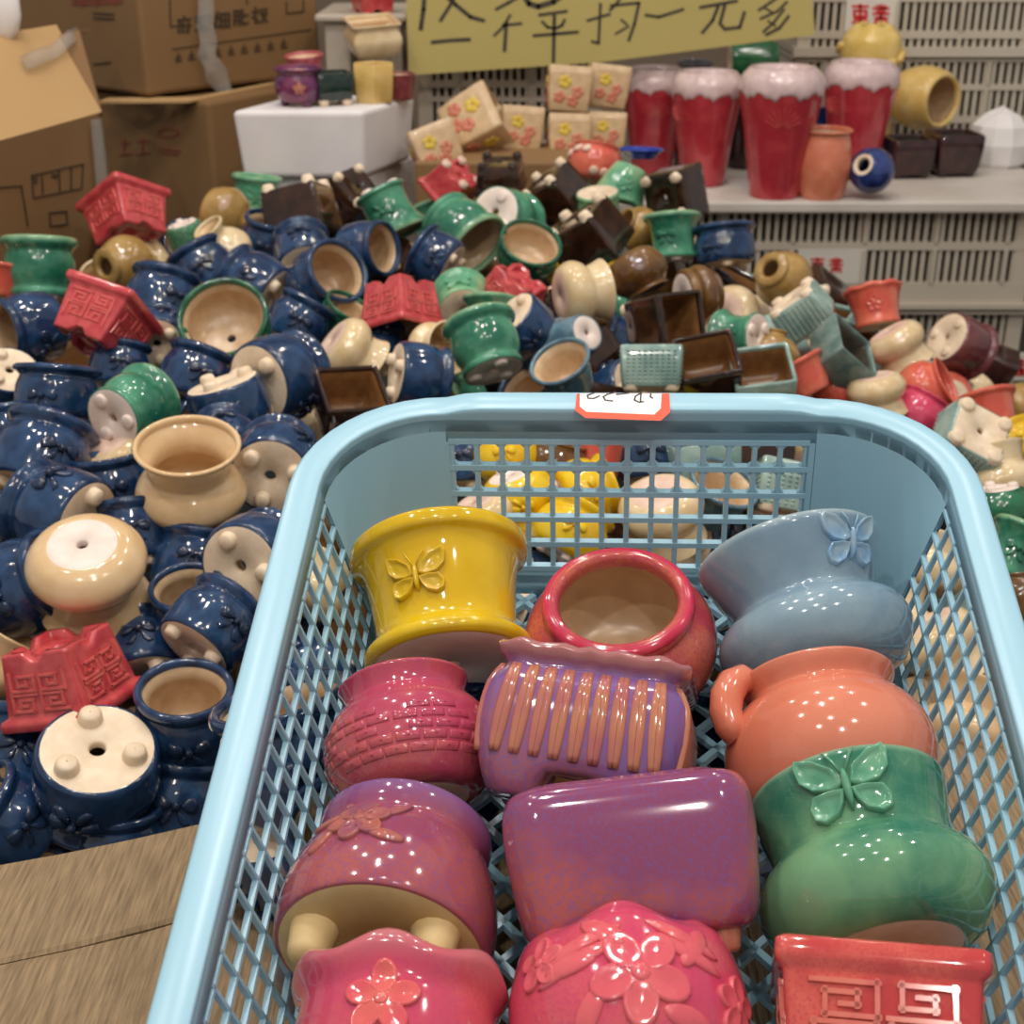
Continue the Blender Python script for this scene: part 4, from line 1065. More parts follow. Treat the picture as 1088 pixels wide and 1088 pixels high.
# near carton with raised flaps
cA = at_y(108, 119, 140); ZA = cA.z; lA = at_h(-60, 166, ZA)
d = Vector((cA.x - lA.x, cA.y - lA.y, 0)); yaw = math.degrees(math.atan2(d.y, d.x))
e = empty('cardboard_carton', W((cA.x, cA.y, FLOOR)), 'open brown carton with raised flaps and shiny tape at the left edge', 'carton')
dn = Vector((-d.y, d.x, 0)).normalized(); du = d.normalized()
A0 = Vector((cA.x, cA.y, 0)); A1 = A0 - du*34; B0 = A0 + dn*30; B1 = A1 + dn*30
m = MB()
def wallp(a, b, z0, z1, th, nrm): m.hexa([Vector((a.x,a.y,z0)), Vector((b.x,b.y,z0)), Vector((b.x,b.y,z0))+nrm*th, Vector((a.x,a.y,z0))+nrm*th], [Vector((a.x,a.y,z1)), Vector((b.x,b.y,z1)), Vector((b.x,b.y,z1))+nrm*th, Vector((a.x,a.y,z1))+nrm*th])
wallp(A0, A1, FLOOR, ZA, .6, dn); wallp(B0, B1, FLOOR, ZA, .6, -dn); wallp(A0, B0, FLOOR, ZA, .6, -du); wallp(A1, B1, FLOOR, ZA, .6, du)
wobj('body', m, M['card'], e)
def flap(name, a, b, a2, b2, mat):
    m = MB(); n = (b-a).cross(a2-a).normalized()*.4
    m.hexa([a, b, b2, a2], [a+n, b+n, b2+n, a2+n]); return wobj(name, m, mat, e)
fa = Vector((A0.x, A0.y, ZA)); fb = Vector((A1.x, A1.y, ZA))
f0 = at_y(60, 26, 152); f1 = f0 - du*34
flap('front_flap', fa, fb, f0, f1, M['card_lit'])
g1 = Vector((B0.x, B0.y, ZA)); flap('side_flap', fa, g1, at_y(84, 32, 150), at_y(96, 30, 166), M['card'])
fpn = (fb-fa).cross(f0-fa).normalized()
if fpn.y > 0: fpn = -fpn
def on_front(px, py, h):
    n = Vector((du.y, -du.x, 0)); r = ray(px, py); return r*(A0.dot(n)/r.dot(n)) + n*h
t = MB(); strokes(t, on_front, [[(-2,199),(22,197)],[(22,197),(29,240)],[(33,186),(88,174)],[(35,210),(86,200)],[(33,186),(35,210)],[(88,174),(86,200)],[(44,186),(45,206)],[(62,181),(63,203)],[(75,178),(75,202)],[(52,226),(70,224),(71,238),(53,240),(52,226)]], 1.0)
strokes(t, on_front, [[(37,186),(37,193)],[(56,186),(59,187)]], 4)
wobj('printed_mark', t, M['print_dark'], e)
def tape_mat():
    m, nt, bs = nmat('clear packing tape'); bs.inputs['Base Color'].default_value = rgb(240,234,224); bs.inputs['Roughness'].default_value = .12
    bs.inputs['Alpha'].default_value = .26; bs.inputs['Specular IOR Level'].default_value = .8
    no = nt.nodes.new('ShaderNodeTexNoise'); no.inputs['Scale'].default_value = 60; b = nt.nodes.new('ShaderNodeBump'); b.inputs['Strength'].default_value = .7; b.inputs['Distance'].default_value = .01
    nt.links.new(no.outputs['Fac'], b.inputs['Height']); nt.links.new(b.outputs[0], bs.inputs['Normal']); return m
M['tape'] = tape_mat()
def on_flap(px, py, h):
    r = ray(px, py); return r*(fa.dot(fpn)/r.dot(fpn)) + fpn*h
def ribbon(name, rows, mat, parent=None, th=.05):
    m = MB(); rs = [[a, b, b+Vector((0,.1,th)), a+Vector((0,.1,th))] for a, b in rows]
    m.rings(rs, True, True, True); return wobj(name, m, mat, parent)
ribbon('tape', [(on_flap(x, y, h), on_flap(x+dx, y+dy, h)) for x, y, dx, dy, h in ((18,66,8,14,.6),(34,62,8,14,1.0),(50,54,8,13,.6),(66,44,6,13,1.2),(78,36,6,14,.8))], M['tape'], e)
ribbon('tape', [(on_front(92+i*1.2, 128+i*14, .4), on_front(104+i*1.6, 126+i*14, .4)) for i in range(8)], M['tape'], e)
def on_up(px, py, h): return upc.on_right(px, py, h)
hang = ribbon('packing_tape', [(on_up(x, y, h), on_up(x+w, y+dy, h+.3)) for x, y, w, dy, h in ((205,-12,16,2,.6),(204,8,15,0,1.2),(204,26,16,0,.8),(205,44,16,-2,1.4),(204,58,18,0,.9),(207,70,22,2,1.8),(212,84,22,-3,1.1),(222,98,15,0,1.6),(231,111,8,2,2.2))], M['tape'], upc.e)
# bag scrap at the corner of the picture
m = MB(); c = at_y(-4, 8, 143); rs = []
rr = random.Random(3)
for i in range(8):
    tt = -pi/2 + pi*i/7; rs.append([c + Vector((2.2*cos(tt)*cos(q)*(1+.15*rr.random()), 1.5*cos(tt)*sin(q), 3.6*sin(tt) + .3*rr.random())) for q in [2*pi*k/14 for k in range(14)]])
m.rings(rs, True, True, True); o = wobj('plastic_bag', m, M['white_bag']); tag(o, 'scrap of white plastic bag above the open carton at top left', 'bag')

# foam boxes
def foam(name, label, pf0, pf1, pb1, ybot, Y, zt=None):
    a = at_y(pf0[0], pf0[1], Y); b = at_y(pf1[0], pf1[1], Y); Z = zt if zt is not None else (a.z+b.z)/2
    a.z = b.z = Z; c = at_h(pb1[0], pb1[1], Z); zb = at_y(pf0[0], ybot, Y).z
    dd = c - b; L = [a, b, c, a + dd]
    cen = (L[0]+L[2])*.5; m = MB()
    lo = [Vector((cen.x+(p.x-cen.x)*.93, cen.y+(p.y-cen.y)*.93, zb)) for p in L]
    m.hexa(lo, L); e = empty(name, W((cen.x, cen.y, zb)), label, 'foam box')
    wobj('body', m, M['foam'], e, .5*S, 3)
    return Z, e, zb
ZF, fe, fb_ = foam('foam_box', 'upper white foam box carrying the small purple, green and yellow pots', (246,122), (386,114), (441,101), 190, 150)
lid = MB()
ZF2, fe2, fb2 = foam('foam_box', 'lower white foam box, mostly hidden behind the heap', (254,191), (388,187), (446,160), 300, 151.5, zt=fb_ - .05)

# ------------------------------------------------------------------ crates, shelf board, sign
def crate(label, X0, X1, Y, rows, depth=26, plates=(), div=None, posts=True, slat=1.0, name='plastic_crate', group='white plastic crates behind the heap'):
    """rows: (ztop, zbot, kind) kind: 'rail', 'slats', 'lip'"""
    zt, zb = rows[0][0], rows[-1][1]
    e = empty(name, W(((X0+X1)/2, Y + depth/2, zb)), label, 'crate', group)
    m = MB(); fr = MB(); sl = MB()
    for z1, z0, k in rows:
        for yy, sgn in ((Y, 1), (Y+depth, -1)):
            if k == 'rail': fr.box(((X0+X1)/2, yy+.7*sgn, (z1+z0)/2), ((X1-X0)/2, .7, (z1-z0)/2))
            elif k == 'lip': fr.box(((X0+X1)/2, yy+.3*sgn, (z1+z0)/2), ((X1-X0)/2+.5, 1.0, (z1-z0)/2))
            else:
                x = X0 + .5
                while x < X1:
                    if not any(a < x < b and z0 < (c+d)/2 < z1 for a, b, c, d in plates if sgn == 1):
                        sl.box((x, yy+.55*sgn, (z1+z0)/2), (slat*.24, .35, (z1-z0)/2))
                    x += slat
                if div:
                    x = X0 + div[0]
                    while x < X1:
                        sl.box((x, yy+.4*sgn, (z1+z0)/2), (.22, .6, (z1-z0)/2)); x += div[1]
        for xx, sgn in ((X0, 1), (X1, -1)):
            if k != 'slats': fr.box((xx+.6*sgn, Y+depth/2, (z1+z0)/2), (.57, depth/2-.15, (z1-z0)/2-.02))
            else:
                y = Y + 1.5
                while y < Y+depth: sl.box((xx+.5*sgn, y, (z1+z0)/2), (.35, .3, (z1-z0)/2)); y += 1.3
    if posts:
        for x in (X0+.93, X1-.93):
            for y in (Y+.98, Y+depth-.98): fr.box((x, y, (zt+zb)/2), (.9, .9, (zt-zb)/2-.04))
    wobj('frame', fr, M['crate'], e); wobj('slats', sl, M['crate'], e)
    fl = MB(); fl.box(((X0+X1)/2, Y+depth/2, zb+.3), ((X1-X0)/2-.3, depth/2-.3, .3)); wobj('floor_panel', fl, M['crate_shade'], e)
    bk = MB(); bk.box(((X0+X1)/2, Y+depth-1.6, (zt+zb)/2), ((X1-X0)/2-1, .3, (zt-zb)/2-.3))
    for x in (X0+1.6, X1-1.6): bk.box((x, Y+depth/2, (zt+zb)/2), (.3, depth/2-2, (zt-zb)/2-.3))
    bk.box(((X0+X1)/2, Y+depth/2, zt-.4), ((X1-X0)/2-1, depth/2-1, .3)); wobj('shade_panel', bk, M['crate_shade'], e)  # solid back, sides and top added to block light behind the slats
    for i, (a, b, c, d_) in enumerate(plates):
        pm = MB(); pm.box(((a+b)/2, Y+.25, (c+d_)/2), ((b-a)/2, .35, abs(c-d_)/2)); pl = wobj('label_plate', pm, M['label_white'], e)
    return e
def zy(y, Y): return at_y(950, y, Y).z
def xy(x, y, Y): return at_y(x, y, Y).x
def rowsz(Y, lst): return [(zy(a, Y), zy(b, Y), k) for a, b, k in lst]
YC, YU = 165.0, 197.0
# shelf board on the lower crates
ZS = -33.5
m = MB(); m.hexa([Vector((8,163,ZS-1.35)),Vector((66,163,ZS-1.35)),Vector((66,196,ZS-1.35)),Vector((8,196,ZS-1.35))], [Vector((8,163,ZS)),Vector((66,163,ZS)),Vector((66,196,ZS)),Vector((8,196,ZS))])
o = wobj('shelf_board', m, M['slab'], None, .3*S, 2); tag(o, 'dusty white board lying on crates, carrying the red vases', 'board')
X0, X1 = 12.0, xy(1088, 260, YC) + 1.0
pl = (xy(846,290,YC), xy(918,290,YC), zy(265,YC), zy(301,YC))
crA = crate('white slatted crate under the shelf board with a red lettered plate', X0, X1, YC, rowsz(YC, [(223.5,226,'rail'),(226,258,'slats'),(258,266,'rail'),(266,301,'slats'),(301,309,'rail'),(309,322,'rail'),(322,327,'lip')]), plates=(pl,), div=(xy(842,260,YC)-X0-(xy(918,260,YC)-xy(842,260,YC))*3, xy(918,260,YC)-xy(842,260,YC)), slat=.98)
pl2 = (xy(1066,392,YC+.6), xy(1100,392,YC+.6), zy(376,YC+.6), zy(404,YC+.6))
crB = crate('white slatted crate at the very bottom behind the coral pots', X0, X1+.5, YC+.6, [(zy(329.5,YC), zy(334,YC), 'lip')] + rowsz(YC, [(334,372,'slats'),(372,378,'rail'),(378,410,'slats'),(410,420,'rail')]) + [(zy(420,YC), -61.8, 'rail')], plates=(pl2,), slat=.98)
def hz(s, x, y, w, h):      # red printed characters on the plates
    L = [[(0,.1),(1,.1)],[(.5,0),(.5,1)],[(.1,.35),(.9,.35)],[(.1,.35),(.1,.65),(.9,.65),(.9,.35)],[(0,1),(1,1)],[(.1,.8),(.9,.8)]] if s == 0 else [[(.5,0),(.5,1)],[(0,.2),(1,.2)],[(0,.5),(1,.5)],[(.1,.75),(.9,.75)],[(.25,.05),(.3,.5)],[(.75,.05),(.7,.5)],[(.1,1),(.4,.7)],[(.9,1),(.6,.7)]]
    return [[(x+w*a, y+h*b) for a, b in st] for st in L]
def onY(Y): return lambda px, py, h: at_y(px, py, Y) + Vector((0, -h, 0))
t = MB(); strokes(t, onY(YC-.1), hz(0, 862, 274, 13, 15) + hz(1, 882, 274, 13, 15), 2.2, 0, .06); wobj('red_lettering', t, M['label_red'], crA)
t = MB(); strokes(t, onY(YC+.5), hz(0, 1078, 382, 14, 16), 2.4, 0, .06); wobj('red_lettering', t, M['label_red'], crB)
# upper crates
XL = xy(846, 60, YU); XR = XL + 52
pu = (xy(898,20,YU), xy(952,20,YU), zy(-6,YU), zy(33,YU))
crC = crate('cream slatted crate at top right with bold red lettering', XL, XR, YU, rowsz(YU, [(-75,-70,'lip'),(-70,-40,'slats'),(-40,-34,'rail'),(-34,-8,'slats'),(-8,2,'rail'),(2,33,'slats'),(33,41,'rail'),(41,50,'slats'),(50,60,'lip')]), plates=(pu,), div=(xy(952,20,YU)-XL, xy(1022,20,YU)-xy(952,20,YU)), slat=1.05)
t = MB(); strokes(t, onY(YU-.1), hz(0, 906, 5, 16, 19) + hz(1, 928, 5, 16, 19), 3.0, 0, .06); wobj('red_lettering', t, M['label_red'], crC)
crD = crate('white slatted crate standing behind the yellow barrel and dark pots', XL, XR-2.5, YU, rowsz(YU, [(62,66,'rail'),(66,90,'slats'),(90,96,'rail'),(96,124,'slats'),(124,131,'rail'),(131,158,'slats'),(158,166,'rail')]), div=(4, 11), slat=1.05)
# crate behind the sign on the left
YM = 181.0
def zm(y): return at_y(520, y, YM).z
crE = crate('white slatted crate behind the flowered cream boxes, under the sign', at_y(444,100,YM).x, at_y(640,100,YM).x, YM, [(zm(20),zm(24),'lip'),(zm(24),zm(50),'slats'),(zm(50),zm(56),'rail'),(zm(56),zm(86),'slats'),(zm(86),zm(93),'rail'),(zm(93),zm(103),'slats'),(zm(103),zm(108),'rail'),(zm(108),zm(150),'slats'),(zm(150),-55,'rail')], depth=14, slat=1.0, div=(5, 9))
# sign
YS = 176.0
e = empty('handwritten_sign', W(at_y(640, 60, YS)), 'long yellow card sign with black handwritten Chinese characters above the heap', 'sign')
m = MB(); q = [at_y(x, y, YS) for x, y in ((434,80),(640,66),(866,37),(858,-70),(430,-50))]
lo = [p + Vector((0,.35,0)) for p in q]; n = 5
m.add(lo + q, [tuple(range(n)), tuple(range(2*n-1, n-1, -1))] + [(i, (i+1)%n, n+(i+1)%n, n+i) for i in range(n)], False)
wobj('card', m, M['sign'], e)
t = MB(); f = onY(YS)
ST = [([(451,-6),(450,10),(447,31)],5),([(486,-8),(478,6),(468,22)],4),([(470,-8),(484,5),(500,18),(514,22)],4.5),
      ([(552,-4),(540,3),(527,10)],3.5),([(556,-6),(562,4),(572,7),(588,2),(596,-4)],6),
      ([(459,45),(478,43),(499,42)],4.2),([(542,16),(535,28),(525,38)],3.2),([(534,27),(554,25)],3.2),([(538,24),(536,54)],4.2),
      ([(573,16),(602,12)],3.6),([(576,23),(582,29),(589,30)],3.2),([(600,21),(597,27),(591,30)],3.2),([(567,38),(614,34)],3.6),([(589,17),(588,66)],4),
      ([(624,22),(648,15)],3.2),([(638,4),(636,46),(629,44)],3.2),([(622,47),(644,40)],0.1),([(661,-4),(654,5),(648,11)],3.2),([(649,6),(679,3),(674,26),(668,43)],3.4),([(660,21),(666,26)],2.6),([(654,36),(668,28)],2.6),
      ([(686,16),(700,18),(726,10)],3.4),
      ([(744,8),(783,1)],3.6),([(763,7),(757,22),(746,35)],3.6),([(770,6),(765,25),(770,31),(786,29),(791,13)],3.8),
      ([(828,-4),(818,3),(806,11)],3),([(836,2),(826,12),(808,20)],3),([(812,8),(820,13)],2.4),([(833,10),(822,24),(811,34)],3),([(838,17),(828,30),(814,37)],3.4),([(816,22),(824,28)],2.4)]
for pts, w in ST:
    if w > 1: strokes(t, f, [pts], w, 0, .03)
wobj('handwriting', t, M['marker'], e)

# ------------------------------------------------------------------ pots, vases and boxes behind the heap
M['cream_box'] = glaze('cream box glaze', (192,160,120), (208,178,138), 2, rough=.3)
M['box_yellow'] = glaze('yellow flower glaze', (206,172,50), (214,186,70), 3, rough=.3)
M['box_red'] = glaze('red flower glaze', (190,110,84), (200,122,96), 3, rough=.3)
M['vase_red'] = glaze('red vase glaze', (170,46,58), (188,64,72), 2, rough=.15)
M['vase_drip'] = glaze('white drip glaze', (200,172,172), (216,192,190), 3, rough=.12)
M['peach'] = glaze('peach glaze', (214,122,92), (224,138,106), 2, rough=.25)
M['cobalt_dark'] = glaze('deep blue glaze', (30,44,96), (46,66,128), 2, rough=.1)
M['butter'] = glaze('butter yellow glaze', (214,180,96), (226,196,120), 2, rough=.15)
M['sand'] = glaze('sandy yellow glaze', (206,170,96), (216,184,116), 2, rough=.25)
M['purple'] = glaze('violet glaze', (92,40,84), (130,58,92), 2, rough=.12)
M['bottle'] = glaze('bottle green glaze', (20,36,34), (32,52,46), 2, rough=.12)
M['rose'] = glaze('dusty rose glaze', (186,84,96), (200,106,112), 2, rough=.2)
M['plumred'] = glaze('plum red glaze', (116,50,58), (136,66,68), 2, rough=.2)
M['vgreen'] = glaze('forest green glaze', (28,84,48), (44,104,64), 2, rough=.15)
M['greyv'] = glaze('steel grey glaze', (96,100,108), (120,122,128), 2, rough=.15)

p = Pot([(.84,0),(.88,.06),(.94,.6),(1.0,1.6),(1.0,1.95)], rsquare(.12), wall=.14, glz='cream_box', lin='cream_box', base='bisque', smooth=1)
for q in range(4):
    yl = MB()
    for k in range(5): a = 2*pi*k/5; p.emboss(yl, ell(-.25+.17*cos(a), .32+.17*sin(a), .14, .14), .05, .95, q*pi/2, True)
    p.part('yellow_flower', yl, 'box_yellow')
    for (u, v) in ((.35,-.1),(-.45,-.35),(.15,-.5)):
        rd = MB()
        for k in range(5): a = 2*pi*k/5; p.emboss(rd, ell(u+.15*cos(a), v+.15*sin(a), .13, .13), .05, .95, q*pi/2, True)
        p.part('red_flower', rd, 'box_red')
kind('floralbox', p)
def drip(p, z0, amp, mat, top):
    m = MB(); sec = circ(56); rs = []
    for k in range(7):
        t = k/6; rs.append([(x*(p.R(z)+.022), y*(p.R(z)+.022), z) for (x, y, z) in [(x, y, (z0 + amp*sin(9*math.atan2(y, x)) + amp*.6*sin(23*math.atan2(y, x)+1))*(1-t) + top*t) for x, y in sec]])
    r = p.R(top); rs.append([(x*(r-.02), y*(r-.02), top+.05) for x, y in sec]); rs.append([(x*(r-.15), y*(r-.15), top+.01) for x, y in sec]); rs.append([(x*(r-.17), y*(r-.17), top-.2) for x, y in sec])
    rs.insert(0, [(v[0]*.985, v[1]*.985, v[2]-.01) for v in rs[0]])
    m.rings(rs); p.part('drip_rim', m, mat); return p
VP = [(.56,0),(.6,.05),(.68,.6),(.82,1.5),(.95,2.2),(1.0,2.5),(.97,2.76),(.86,2.94),(.8,2.98)]
def burst(p):
    m = MB()
    for k in range(9):
        a = .35+2.4*k/8; p.bar(m, (.12*cos(a), .12*sin(a)), (.42*cos(a), .5*sin(a)), .012, .02, 1.7, .1, False, 2)
    p.part('star_relief', m, 'fret_line'); return p
kind('vase', burst(drip(Pot(VP, circ(56), wall=.12, glz='vase_red', lin='lining', base='bisque', smooth=3, depth=.3), 2.45, .07, 'vase_drip', 2.98)))
kind('bluevase', drip(Pot([(.6,0),(.7,.1),(.84,1.0),(.96,1.8),(1.0,2.0)], circ(56), wall=.12, glz='cobalt_dark', lin='lining', base='bisque', smooth=3, depth=.2), 1.75, .04, 'vase_drip', 2.0))
kind('peachjar', Pot([(.7,0),(.8,.08),(.95,.7),(1.0,1.3),(.92,1.9),(.84,2.2),(.86,2.32),(.96,2.4)], wall=.12, glz='peach', lin='lining', base='bisque'))
kind('bluebottle', Pot([(.5,0),(.6,.06),(.9,.4),(1.0,.9),(.9,1.3),(.6,1.55),(.5,1.62),(.56,1.7)], wall=.16, glz='cobalt_dark', lin='cobalt_dark', base='bisque', hole=.3))
kind('darkcube', Pot([(.8,0),(.84,.05),(.92,.3),(1.0,1.2),(1.0,1.5),(.96,1.56)], rsquare(.2), wall=.14, glz='maroon', lin='lining_dark', base='maroon', smooth=1).feet(4, .85, .2, .16, 'maroon', pi/4))
kind('barrel', Pot([(.7,0),(.84,.15),(1.0,.7),(1.0,1.1),(.92,1.5),(.84,1.66)], wall=.14, glz='sand', lin='lining', base='bisque'))
p = Pot([(.7,0),(.8,.1),(.96,.8),(.9,1.5),(1.0,2.2),(.92,2.8),(1.0,3.4),(.95,3.9),(.7,4.2),(.6,4.3)], circ(48), wall=.12, glz='butter', lin='cream', base='bisque', wave=(5,.05)); m = MB()
for k in range(9): p.emboss(m, ell(0, 0, .3, .16, .5), .14, 2.9+.12*(k % 4)*1.9, 2*pi*k/9)
kind('lumpy', p.part('swirl_relief', m, 'butter'))
kind('greencyl', Pot([(.9,0),(.95,.05),(1.0,.3),(1.0,1.6),(.95,1.9),(.84,2.0),(.88,2.1)], wall=.14, glz='vgreen', lin='lining', base='bisque'))
kind('greyvase', Pot([(.6,0),(.7,.1),(.9,.8),(.6,1.4),(.5,1.7),(.7,1.9)], wall=.14, glz='greyv', lin='lining', base='bisque'))
kind('purplepot', flower(Pot([(.66,0),(.86,.14),(1.0,.55),(.95,.9),(.84,1.1),(.98,1.24),(1.04,1.3)], wall=.12, glz='purple', lin='lining', base='bisque', smooth=3).feet(3, .6, .18, .18, 'purple'), .6, .6, 0, 'stripe_orange'))
kind('rosecup', Pot([(.7,0),(.8,.1),(.9,.7),(1.0,1.0),(1.04,1.1)], wall=.12, glz='rose', lin='lining', base='bisque'))
kind('bottlecube', Pot([(.84,0),(.9,.06),(.96,.6),(1.0,1.4)], rsquare(.14), wall=.12, glz='bottle', lin='lining_dark', base='bisque', smooth=1).feet(4, .9, .26, .3, 'bisque', pi/4))
HEX = [(cos(2*pi*k/6)*(1-t)+cos(2*pi*(k+1)/6)*t, sin(2*pi*k/6)*(1-t)+sin(2*pi*(k+1)/6)*t) for k in range(6) for t in (0, .05, .35, .65, .95)]
kind('hexpot', Pot([(.86,0),(.9,.05),(.96,.9),(1.0,1.6)], HEX, wall=.12, glz='sand', lin='lining', base='bisque', smooth=1))
kind('plumcup', Pot([(.8,0),(.9,.1),(1.0,1.2),(1.04,1.5)], wall=.12, glz='plumred', lin='lining', base='bisque', smooth=2))
kind('squarecream', Pot([(.7,0),(.8,.06),(.98,.5),(.98,.8),(.86,1.1),(.92,1.22),(1.0,1.32)], rsquare(.16), wall=.12, glz='ivory', lin='cream', base='bisque', smooth=2))

def stand(key, name, px, pyb, w, Z, label, cat, roll=0, group=None, sq=1.0, lean=0):
    """upright on the level Z with its foot at pixel (px, pyb)"""
    b = at_h(px, pyb, Z); r = w*b.dot(FWD)/(2*F)*sq; p_ = K[key]; h = p_.H*r/p_.W
    ax = Vector((sin(radians(lean)), 0, cos(radians(lean)))); fr = Vector((-b.x, -b.y, 0)).normalized()
    a = radians(roll); fr = Vector((fr.x*cos(a)-fr.y*sin(a), fr.x*sin(a)+fr.y*cos(a), 0))
    foot = {'purplepot': .18, 'darkcube': .16, 'bottlecube': .3}.get(key, 0)*r/p_.W
    return place_kind(key, name, b + ax*(h/2 + foot), r, ax, fr, label, cat, group), b, r, h
def lay(key, name, px, py, w, z, th, ph, roll, label, cat, group=None, sq=1.0):
    c = at(px, py, z); A, X = frame_from(px, py, th, ph, roll)
    return place_kind(key, name, c, w*z/(2*F)*sq, A, X, label, cat, group)
VG = 'red vases with white rims'
stand('vase','vase',692,182,70,ZS,'red vase with white rim, farthest left beside the flowered boxes','vase',0,VG)
stand('vase','vase',746,195,76,ZS,'red vase with white rim standing second from the left','vase',-60,VG)
stand('vase','vase',822,208,87,ZS,'red vase with white rim beside the peach jar, largest and nearest','vase',0,VG)
stand('vase','vase',905,188,78,ZS,'red vase with white rim in front of the lumpy yellow vase','vase',-50,VG)
stand('bluevase','vase',854,169,68,ZS,'dark blue vase with wide white rim behind the nearest red vases','vase')
stand('peachjar','jar',872,209,58,ZS,'small peach jar standing at the front of the shelf board','jar')
lay('bluebottle','jar',926,181,48,163,-32,-58,0,'deep blue jar lying with its hollow ringed foot toward the viewer','jar')
stand('darkcube','square_pot',962,187,46,ZS,'dark maroon square pot left of its twin under the yellow barrel','pot',20,'dark square pots on the shelf board')
_, b1, r1, h1 = stand('darkcube','square_pot',1009,185,50,ZS,'dark maroon square pot right of its twin, beside the white plastic piece','pot',24,'dark square pots on the shelf board')
lay('barrel','flower_pot',980,104,66,182,-8,40,0,'sandy yellow barrel pot lying on the two dark square pots','pot')
stand('lumpy','vase',914,167,62,ZS,'tall butter yellow vase with lumpy swirled surface behind the red vase','vase')
lay('greencyl','flower_pot',800,66,46,188,2,-8,0,'forest green cylinder pot lying behind the red vases, below the sign','pot')
kind('greytall', Pot([(.7,0),(.8,.1),(1.0,2.4),(.8,4.0),(.7,4.6),(.9,5.2)], wall=.12, glz='greyv', lin='lining_dark', base='bisque'))
stand('greytall','vase',733,179,42,ZS,'tall steel grey vase behind the two leftmost red vases','vase')
kind('talljar', Pot([(.8,0),(.88,.1),(1.0,2.0),(.96,3.5),(.9,3.7)], wall=.12, glz='maroon', lin='lining_dark', base='bisque'))
stand('talljar','vase',792,177,46,ZS,'tall dark maroon vase in the shade behind the red vases, under the green cylinder','vase')
# crumpled white plastic
m = MB(); c = at(1062, 152, 182); rs = []; rr = random.Random(8)
for i in range(7):
    tt = -pi/2 + pi*i/6; rs.append([c + Vector((4.1*cos(tt)*cos(q)*rr.uniform(.8,1.15), 3.2*cos(tt)*sin(q), 4.6*sin(tt)*rr.uniform(.9,1.05))) for q in [2*pi*k/9 for k in range(9)]])
m.rings(rs, True, True, True, smooth=False); o = wobj('plastic_bag', m, M['white_bag'], None, .3*S, 2); tag(o, 'crumpled white plastic bag beside the dark square pots at right', 'bag')
# pots on the upper foam box
PG = 'small pots on the foam box'
stand('purplepot','flower_pot',319,112,54,ZF,'violet pot with flared rim standing left on the foam box','pot',0,PG)
stand('bottlecube','square_pot',354,111,44,ZF,'black green square pot on cream feet between violet and yellow pots','pot',12,PG,.88)
stand('hexpot','square_pot',398,108,48,ZF,'sandy yellow six sided pot at the right on the foam box','pot',0,PG)
stand('plumcup','cup',424,105,36,ZF,'plum red cup behind the yellow six sided pot','cup',0,PG)
lay('rosecup','cup',324,70,42,163,95,10,0,'dusty rose cup stacked behind the violet pot','cup',PG)
# white stool with a cream pot
YT = 178.0
e = empty('plastic_stool', W(at_y(385, 75, YT)), 'white plastic stool behind the foam box, carrying a red pot', 'stool')
a = at_y(334, 18, YT); b = at_y(432, 18, YT); ztop = a.z
m = MB(); m.hexa([Vector((a.x,YT,ztop-.6)),Vector((b.x,YT,ztop-.6)),Vector((b.x,YT+18,ztop-.6)),Vector((a.x,YT+18,ztop-.6))], [Vector((a.x,YT,ztop+.3)),Vector((b.x,YT,ztop+.3)),Vector((b.x,YT+18,ztop+.3)),Vector((a.x,YT+18,ztop+.3))])
wobj('top', m, M['crate'], e, .3*S)
for x, y in ((343,0),(398,0),(343,12),(398,12)):
    q = at_y(x, 18, YT); m = MB(); m.hexa([Vector((q.x-.3,YT+1+y,-61.9)),Vector((q.x+3.4,YT+1+y,-61.9)),Vector((q.x+3.4,YT+5+y,-61.9)),Vector((q.x-.3,YT+5+y,-61.9))], [Vector((q.x,YT+1+y,ztop-.6)),Vector((q.x+3,YT+1+y,ztop-.6)),Vector((q.x+3,YT+5+y,ztop-.6)),Vector((q.x,YT+5+y,ztop-.6))])
    wobj('leg', m, M['crate'], e, .2*S)
stand('fretplain','square_pot',396,13,46,ztop+.3,'coral red square pot on the white stool, cut off by the top edge','pot',20)
lay('squarecream','square_pot',396,40,62,166,92,14,14,'large cream square pot with flared rim above the foam box pots','pot',None,.86)
# cream boxes with flowers
e = empty('low_carton', W((0, 160, FLOOR)), 'low brown carton under the flowered cream boxes', 'carton')
zc = at_y(560, 172, 152).z; xa, xb = at_y(440,170,152).x, at_y(652,170,152).x
m = MB(); m.hexa([Vector((xa,152,FLOOR+.1)),Vector((xb,152,FLOOR+.1)),Vector((xb,164,FLOOR+.1)),Vector((xa,164,FLOOR+.1))], [Vector((xa,152,zc)),Vector((xb,152,zc)),Vector((xb,164,zc)),Vector((xa,164,zc))]); wobj('body', m, M['card_dark'], e, .3*S)
FG = 'cream boxes with painted flowers'
for px, py, w, z, th, ph, roll, lab in (
  (463,160,46,153,112,-6,8,'flowered cream box pot leaning at the far left, beside the lower foam box'),
  (506,134,54,157,28,6,-30,'flowered cream box pot lying tilted between the leaning one and its neighbour'),
  (553,138,42,159,86,-4,6,'flowered cream box pot standing single right of the tilted one'),
  (604,146,42,159,89,-4,4,'flowered cream box pot at the bottom of the left stack of two'),
  (604,96,43,160,86,-4,4,'flowered cream box pot on top of the left stack of two'),
  (645,93,40,163,84,-4,8,'flowered cream box pot on top of the stack touching the red vase'),
  (643,142,38,162,88,-4,6,'flowered cream box pot at the bottom of the stack touching the red vase')):
    lay('floralbox','square_pot',px,py,w,z,th,ph,roll,lab,'pot',FG,1.08)

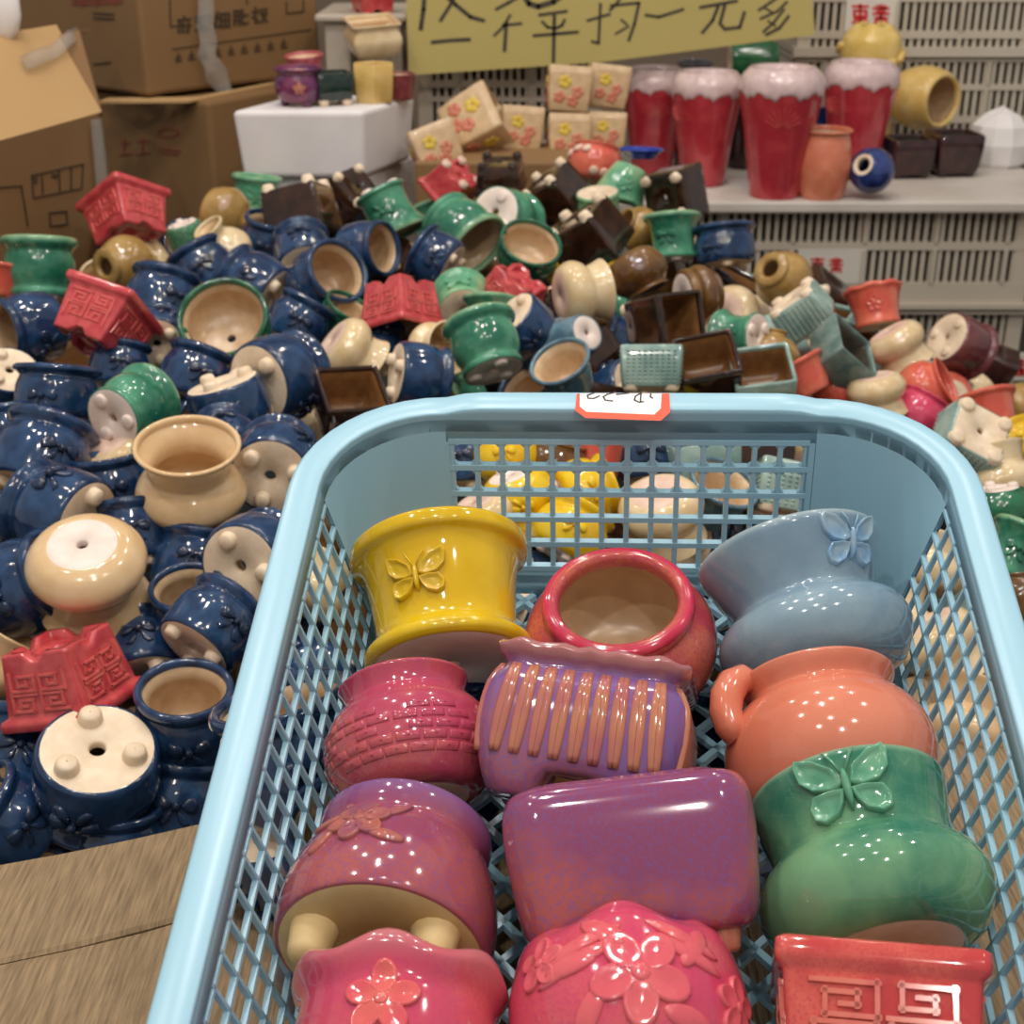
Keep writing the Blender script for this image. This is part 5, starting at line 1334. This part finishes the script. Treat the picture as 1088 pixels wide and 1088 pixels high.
# ------------------------------------------------------------------ ground, back wall
M['ground'] = matte('dark concrete floor', (58,52,46), (76,68,60), 2, .8)
M['wallm'] = matte('dim painted wall', (120,104,88), (132,116,98), 2, .8)
def plane(name, pts, mat, kindv):
    m = MB(); m.add([W(p) for p in pts], [(0,1,2,3)], False); o = obj(name, m.mesh(name, mat)); o['kind'] = kindv; return o
M['gap_shade'] = matte('added mound in gap shade tone', (30,34,42), (42,46,54), 6, .9)  # dark tone stands in for the shade in the heap's gaps
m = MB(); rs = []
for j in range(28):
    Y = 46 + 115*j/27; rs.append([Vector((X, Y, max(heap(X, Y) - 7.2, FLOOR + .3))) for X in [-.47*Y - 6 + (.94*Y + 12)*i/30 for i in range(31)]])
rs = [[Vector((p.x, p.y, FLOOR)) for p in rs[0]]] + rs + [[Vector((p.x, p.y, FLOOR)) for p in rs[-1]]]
m.rings(rs, close=False); o = wobj('ground', m, M['gap_shade']); o['kind'] = 'structure'  # mound added under the pots to close the gaps dark
plane('floor', [(-250,-60,FLOOR),(250,-60,FLOOR),(250,300,FLOOR),(-250,300,FLOOR)], M['ground'], 'structure')
plane('wall_back', [(-250,300,FLOOR),(250,300,FLOOR),(250,300,190),(-250,300,190)], M['wallm'], 'structure')

# ------------------------------------------------------------------ lights: bare bulbs over the stall, added ambient fill
w = bpy.data.worlds.new('hall'); SC.world = w; w.use_nodes = True
bg = w.node_tree.nodes['Background']; bg.inputs[0].default_value = (1.0, .95, .9, 1); bg.inputs[1].default_value = .34
def bulb(x, y, z, e, r=1.6, col=(1, .93, .84)):
    l = bpy.data.lights.new('bulb', 'POINT'); l.energy = e; l.shadow_soft_size = r*S; l.color = col
    o = bpy.data.objects.new('bulb', l); COL.objects.link(o); o.location = W((x, y, z))
for x, y, z, e in ((-62,45,85,5),(-34,-14,84,5),(-6,8,96,5),(16,-34,90,5),(44,-4,88,5),(66,60,90,4.5),(-48,95,100,5),(6,85,105,4),(50,115,100,4),(-75,140,95,4),(-15,145,105,4),(40,165,100,4)):
    bulb(x, y, z, e*1.5, 1.1)
def tube_lamp(x, y, z, sx, sy, e):
    l = bpy.data.lights.new('tube', 'AREA'); l.shape = 'RECTANGLE'; l.size = sx*S; l.size_y = sy*S; l.energy = e; l.color = (1, .97, .93)
    o = bpy.data.objects.new('tube', l); COL.objects.link(o); o.location = W((x, y, z))
tube_lamp(-20, 70, 120, 3, 14, 4)

# ------------------------------------------------------------------ camera
cd = bpy.data.cameras.new('camera'); cam = bpy.data.objects.new('camera', cd); COL.objects.link(cam)
cam.location = W((0, 0, 0)); cam.rotation_euler = (pi/2 - PITCH, 0, 0)
cd.sensor_width = 36; cd.lens = 36*F/1088; cd.clip_start = .02; cd.clip_end = 50
cd.dof.use_dof = True; cd.dof.focus_distance = .50; cd.dof.aperture_fstop = cd.lens/2.0
SC.camera = cam
SC.view_settings.view_transform = 'Standard'; SC.view_settings.look = 'None'; SC.view_settings.exposure = .08; SC.view_settings.gamma = 1; SC.view_settings.use_curve_mapping = False
